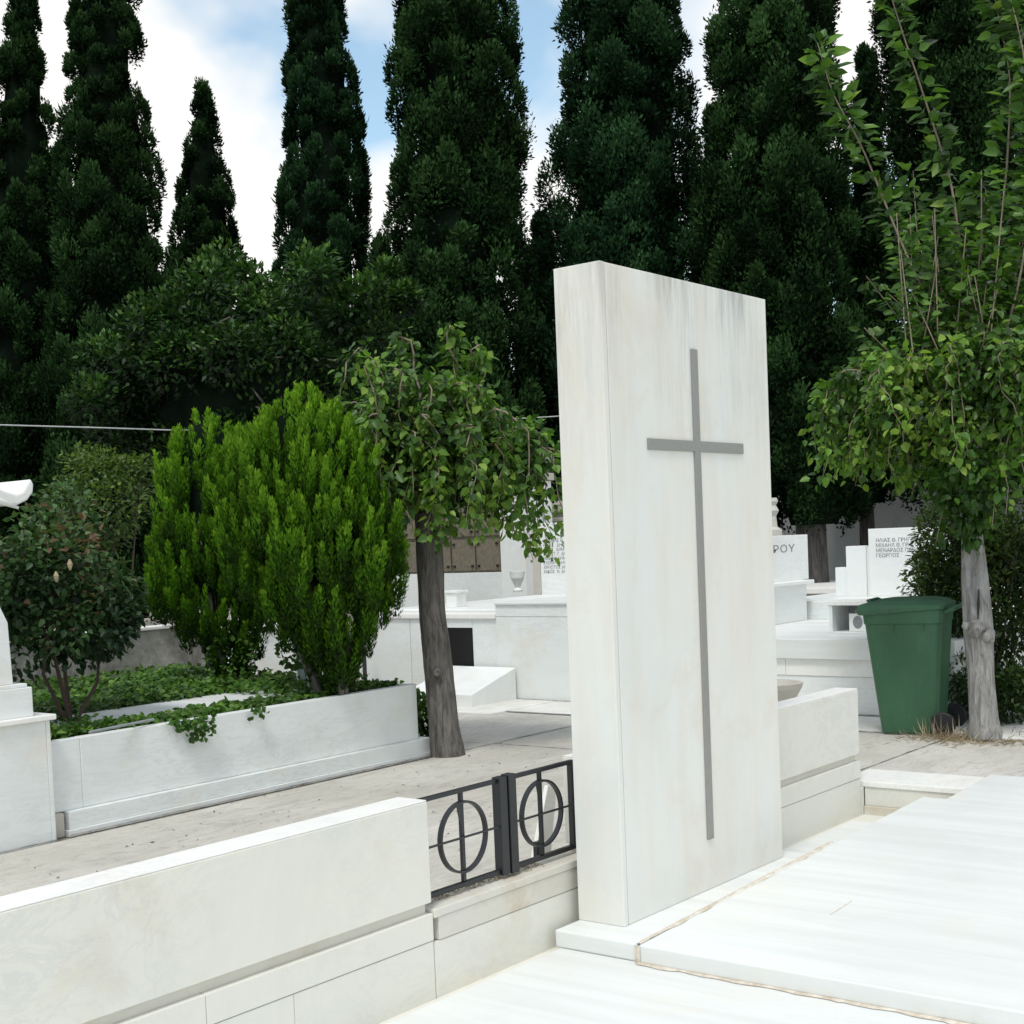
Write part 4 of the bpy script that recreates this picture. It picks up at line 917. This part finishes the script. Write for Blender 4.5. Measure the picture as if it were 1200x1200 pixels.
b = bush('broadleaf_tree', (285, 480), (170, 130), 15.5, (b_[0], b_[1], 0), 'broad dark glossy leaved tree before the cypresses on the left', 'tree', 'citrus', 26000, .095, 54, .46, hexa=False, stems=7, tmean=.20, blobs=52, core=.62, stemmat='bark_brown', srad=.05, lumpy=.24, hollow=.6)
# extra upper sprays of the same tree so that its outline is uneven
lv = Leaves(); rng = np.random.default_rng(77)
for x_, y_, r_ in ((258, 318, 34), (240, 345, 40), (368, 318, 30), (350, 350, 40), (290, 335, 26), (305, 370, 45), (170, 380, 34), (125, 425, 34), (110, 470, 30), (205, 370, 36), (430, 350, 30), (452, 325, 20), (445, 390, 36), (475, 350, 18), (140, 510, 40), (200, 430, 50), (250, 480, 60), (310, 490, 60), (370, 470, 50), (210, 540, 55), (270, 440, 50), (400, 370, 36)):
    c = PD(x_, y_, 15.2+rng.uniform(-.5, .5)); r_ = r_*15.5/FPX; n = 520; d = unit(rvec(n)+[0, 0, .2]); p = c+d*r_*(rng.random(n)**.4)[:, None]
    lv.put(p, unit(d+rng.normal(size=(n, 3))*.5), unit(d*.4+[0, 0, .8]+rng.normal(size=(n, 3))*.5), rng.uniform(.06, .11, n), .045, .36+.34*d[:, 2]+rng.normal(size=n)*.16)
link('upper_sprays', lv.mesh('upper_sprays'), ['citrus'], b)
b_ = PD(1150, 840, 10.6)
bush('privet_shrub', (1150, 690), (92, 140), 10.6, (b_[0], b_[1], 0), 'bushy green shrub with narrow leaves behind the bin and grey trunk', 'shrub', 'privet', 16500, .058, 55, .40, stems=9, tmean=.52, blobs=36, core=0, stemmat='stem', lumpy=.36, srad=.012, hollow=.2)
b_ = PD(1160, 845, 10.0)
bush('low_shrub', (1168, 795), (62, 55), 10.0, (b_[0], b_[1], 0), 'low dark leafy growth at ground level right behind the grey trunk', 'shrub', 'privet', 3600, .055, 58, .42, stems=6, tmean=.36, blobs=14, stemmat='stem', lumpy=.42, srad=.007)
b_ = PD(1290, 840, 10.4)
bush('privet_shrub', (1275, 690), (85, 130), 10.4, (b_[0], b_[1], 0), 'bushy shrub at the right edge beyond the grey trunk', 'shrub', 'privet', 6000, .060, 56, .36, stems=7, tmean=.40, blobs=20, core=.4, stemmat='stem', lumpy=.4, srad=.012)
b_ = PD(487, 875, 9.9)
bush('ivy_tuft', (492, 845), (12, 34), 9.9, (b_[0], b_[1], 0), 'dark tuft of ivy between the tomb end and the leaning trunk', 'plant', 'ivy', 420, .05, 57, .8, stems=3, tmean=.25, blobs=5, srad=.004, lumpy=.5)

# ------------------------------------------------------------------ ivy (ground cover)
rng = np.random.default_rng(60); lv = Leaves()
def ivy(n, x0, x1, y0, y1, zf, L=.045, t0=.5, up=.55):
    x = rng.uniform(x0, x1, n); y = rng.uniform(y0, y1, n); z = np.array([zf(a, b) for a, b in zip(x, y)])
    p = np.stack([x, y, z*rng.uniform(.90, 1.0, n)+.0], 1)
    p[:, 2] = .42+(z-.42)*rng.random(n)**.6
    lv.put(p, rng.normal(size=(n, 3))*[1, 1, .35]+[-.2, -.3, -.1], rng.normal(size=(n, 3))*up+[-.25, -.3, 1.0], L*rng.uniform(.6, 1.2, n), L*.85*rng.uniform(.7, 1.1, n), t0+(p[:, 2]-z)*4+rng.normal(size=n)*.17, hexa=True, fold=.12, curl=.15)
bumpf = lambda x, y: mnoise.noise(Vector((x*3.1, y*3.1, 0)))*.5+mnoise.noise(Vector((x*8, y*8, 4)))*.25
ivy(4200, 4.15, 6.92, 6.44, 6.72, lambda x, y: .525+.035*bumpf(x, y))
ivy(9500, 4.15, 6.92, 7.25, 8.85, lambda x, y: .565+.06*bumpf(x, y)+.02*(y-7.2), t0=.52)
ivy(900, 6.05, 6.92, 6.70, 7.3, lambda x, y: .56+.05*bumpf(x, y)+.01, t0=.62)
ivy(500, 4.15, 4.75, 6.70, 7.3, lambda x, y: .54+.05*bumpf(x, y), t0=.40)
# trails hanging over the front panel
for (xp, yp, n, ln) in ((222, 838, 46, .14), (236, 845, 30, .10), (210, 838, 24, .06), (296, 822, 18, .06), (205, 840, 20, .05)):
    q = PY(xp, yp, 6.365); s = rng.random(n)
    p = np.stack([q[0]+rng.normal(size=n)*.035+s*.03, 6.35-rng.random(n)*.03, .515-s*ln], 1)
    lv.put(p, rng.normal(size=(n, 3))*.6+[0, -.3, -.6], rng.normal(size=(n, 3))*.4+[-.2, -1, .4], rng.uniform(.025, .045, n), .032, .35+rng.normal(size=n)*.15, hexa=True)
# ivy on the right conifer's foot and on the lantern
for (xp, yp, D, r_, n) in ((345, 760, 9.3, .10, 160), (352, 735, 9.3, .06, 70), (395, 790, 9.05, .10, 150), (270, 775, 9.9, .16, 220)):
    c = PD(xp, yp, D); d = rvec(n); lv.put(c+d*[r_, r_, r_*1.2], d+rng.normal(size=(n, 3))*.5, d+[0, 0, .4], rng.uniform(.03, .05, n), .038, .38+rng.normal(size=n)*.15, hexa=True)
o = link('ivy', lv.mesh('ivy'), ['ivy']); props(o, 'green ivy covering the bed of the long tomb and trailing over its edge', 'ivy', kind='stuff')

dm = MB()
for p0_, p1_, w_ in (((4.2, 6.313, .0), (7.1, 6.313, .0), .0045), ((2.6, 6.277, .0), (4.1, 6.277, .0), .0045), ((7.106, 6.33, .0), (7.106, 8.9, .0), .012), ((9.87, 3.7, .012), (9.87, 7.9, .012), .010), ((-2, 3.416, .001), (7.2, 3.416, .001), .012), ((9.845, 7.96, .01), (9.872, 9.6, .01), .012), ((7.25, 6.253, .0), (9.1, 6.253, .0), .009), ((7.67, 3.467, .001), (9.12, 3.467, .001), .008), ((7.658, 3.45, .001), (7.658, 6.25, .001), .005), ((9.133, 3.3, .006), (9.133, 7.3, .006), .008), ((9.14, 5.303, .012), (9.83, 5.303, .012), .005)):
    v, f = ribbon(p0_, p1_, w_, int(np.linalg.norm(np.array(p1_)-np.array(p0_))*45)+5, (0, 0, 1), .006); dm.add(v, f)
o = dm.build('dirt_line', 'joint'); props(o, 'thin line of dark dirt gathered along the foot of the marble walls', 'dirt', kind='stuff')
# dry grass at the tree foot, fallen leaves on the path
lv = Leaves(); n = 650; c = PZ(1118, 866, 0)
x = c[0]+rng.normal(size=n)*.13; y = c[1]+rng.normal(size=n)*.17; p = np.stack([x, y, np.full(n, .003)], 1)
lv.put(p, rng.normal(size=(n, 3))*[1, 1, .2]+[0, 0, .30], rvec(n), rng.uniform(.04, .13, n), .005, rng.random(n))
n = 28; p = np.stack([c[0]+rng.normal(size=n)*.05-.05, c[1]+.1+rng.normal(size=n)*.07, np.full(n, .0)], 1)
lv.put(p, rng.normal(size=(n, 3))*[.3, .3, .1]+[0, .15, 1], rvec(n), rng.uniform(.10, .2, n), .006, .4+rng.random(n)*.6)
n = 700; c = np.array([9.16, 3.2]); a = rng.uniform(0, 6.28, n); r_ = .13+np.abs(rng.normal(size=n))*.10
p = np.stack([c[0]+r_*np.cos(a), c[1]+r_*np.sin(a)*1.3, np.full(n, .004)], 1)
lv.put(p, rng.normal(size=(n, 3))*[1, 1, .12]+[0, 0, .10], rvec(n)+[0, 0, 1], rng.uniform(.03, .09, n), .006, rng.random(n)*.7)
o = link('dry_grass', lv.mesh('dry_grass'), ['straw']); props(o, 'straw coloured dry grass around the bin wheel and the grey trunk', 'dry grass', kind='stuff')
lv = Leaves(); n = 260; P_ = np.stack([rng.uniform(3.5, 9.0, n), rng.uniform(3.6, 6.25, n), np.full(n, .004)], 1)
P_[:40, 0] = rng.uniform(4.2, 7.2, 40); P_[:40, 1] = 6.30-np.abs(rng.normal(size=40))*.05
lv.put(P_, rng.normal(size=(n, 3))*[1, 1, .1], rng.normal(size=(n, 3))*.3+[0, 0, 1], rng.uniform(.008, .030, n), .010, rng.random(n)*.4, hexa=True)
o = link('fallen_leaves', lv.mesh('fallen'), ['stem']); props(o, 'small dark fallen leaves scattered over the concrete path', 'fallen leaves', kind='stuff')

# ------------------------------------------------------------------ cypresses
G = 'tall cypresses in a row behind the graves'
cypress([(-25, 24, 32), (20, 8, 48), (100, -8, 58), (200, -25, 70), (300, -35, 74), (420, -45, 80), (620, -50, 90)], 22, 'narrow dark cypress at the left edge of the row', 'cyp', 1, lumps=210, group=G)
cypress([(-170, 105, 115), (-60, 88, 140), (0, 80, 165), (100, 72, 176), (200, 62, 190), (300, 60, 200), (420, 50, 208), (630, 50, 215)], 21, 'second tall cypress from the left, widening towards its foot', 'cyp', 2, lumps=300, group=G)
cypress([(106, 236, 241), (150, 220, 258), (200, 208, 268), (260, 202, 282), (320, 192, 290), (600, 190, 300)], 25, 'shortest cypress with its pointed tip against white cloud', 'cyp', 3, lumps=170, group=G, rag=1.4)
cypress([(-230, 360, 372), (-100, 345, 392), (0, 333, 404), (60, 332, 418), (140, 330, 430), (200, 328, 433), (260, 320, 435), (330, 312, 437), (420, 305, 440), (630, 300, 450)], 21, 'smooth sided tall cypress rising above the broad dark tree', 'cyp2', 4, lumps=330, group=G, rag=.6)
cypress([(-300, 530, 545), (-150, 490, 582), (0, 460, 602), (80, 445, 614), (160, 450, 625), (220, 456, 630), (300, 442, 625), (380, 432, 632), (470, 430, 642), (640, 440, 650)], 20, 'broad ragged cypress just left of the stele', 'cyp', 5, lumps=430, group=G, rag=1.3)
cypress([(-300, 720, 740), (-130, 680, 782), (0, 655, 797), (70, 656, 810), (150, 643, 817), (250, 634, 832), (350, 612, 842), (470, 600, 850), (640, 610, 850)], 20.5, 'broad dark cypress rising directly behind the stele', 'cyp2', 6, lumps=450, group=G, rag=1.3)
cypress([(-350, 900, 925), (-150, 860, 960), (0, 834, 985), (120, 826, 994), (250, 810, 1000), (350, 825, 1010), (480, 850, 1020), (560, 880, 1040), (615, 900, 1000)], 19, 'wide cypress right of the stele with its bare trunk visible below', 'cyp', 7, lumps=470, group=G, rag=1.2, zbot=1.85, sz=1.0)
cypress([(-350, 1110, 1135), (-150, 1062, 1190), (0, 1025, 1225), (100, 1030, 1235), (250, 1020, 1240), (400, 1012, 1245), (570, 1040, 1240)], 20.5, 'large dark cypress behind the upright leafy shoots', 'cyp', 8, lumps=470, group=G, rag=1.3, zbot=2.2)
cypress([(-350, 1340, 1360), (-100, 1280, 1410), (100, 1250, 1430), (400, 1240, 1440), (600, 1240, 1440)], 20.5, 'outermost cypress beyond the right edge of the row', 'cyp2', 9, lumps=260, group=G)
cypress([(-200, -120, -110), (0, -160, -70), (200, -180, -50), (500, -190, -40)], 22, 'outermost cypress beyond the left edge of the row', 'cyp', 10, lumps=200, group=G)
G2 = 'lower cypresses filling the gaps of the row'
fill_rows = [(70, 175, 48, 27, 'lower cypress in the gap between the two leftmost cypresses'), (205, 300, 60, 28, 'lower cypress in the gap left of the shortest cypress'),
             (300, 330, 60, 27, 'lower cypress behind the broad dark tree'), (447, 288, 50, 26, 'lower cypress in the gap left of the broad ragged one'),
             (632, 262, 42, 25, 'lower cypress in the gap at the left edge of the stele'), (838, 175, 40, 24, 'lower cypress in the gap above the right top of the stele'),
             (1015, 70, 34, 22, 'slim cypress in the gap below the patch of sky at right')]
for k, (cx_, ty_, hw, D, lab) in enumerate(fill_rows):
    cypress([(ty_, cx_-4, cx_+4), (ty_+45, cx_-hw*.5, cx_+hw*.5), (ty_+120, cx_-hw*.8, cx_+hw*.8), (ty_+250, cx_-hw, cx_+hw), (590, cx_-hw, cx_+hw)], D, lab, 'cyp' if k % 2 else 'cyp2', 20+k, lumps=150, group=G2, rag=1.3, zbot=2.3 if cx_ > 800 else .5, tsz=.55)

# ------------------------------------------------------------------ overhead cable
pts = [PD(-160, 494, 12.5), PD(0, 498, 13.0), PD(110, 501, 13.5), PD(200, 504, 14.2), PD(400, 503, 17.0), PD(580, 492, 17.8), PD(650, 488, 17.9), PD(760, 478, 18.6)]
o = MB().tube([tuple(p) for p in pts], .0065, 6).build('overhead_cable', 'cable'); props(o, 'thin pale cable strung across before the cypresses', 'cable')
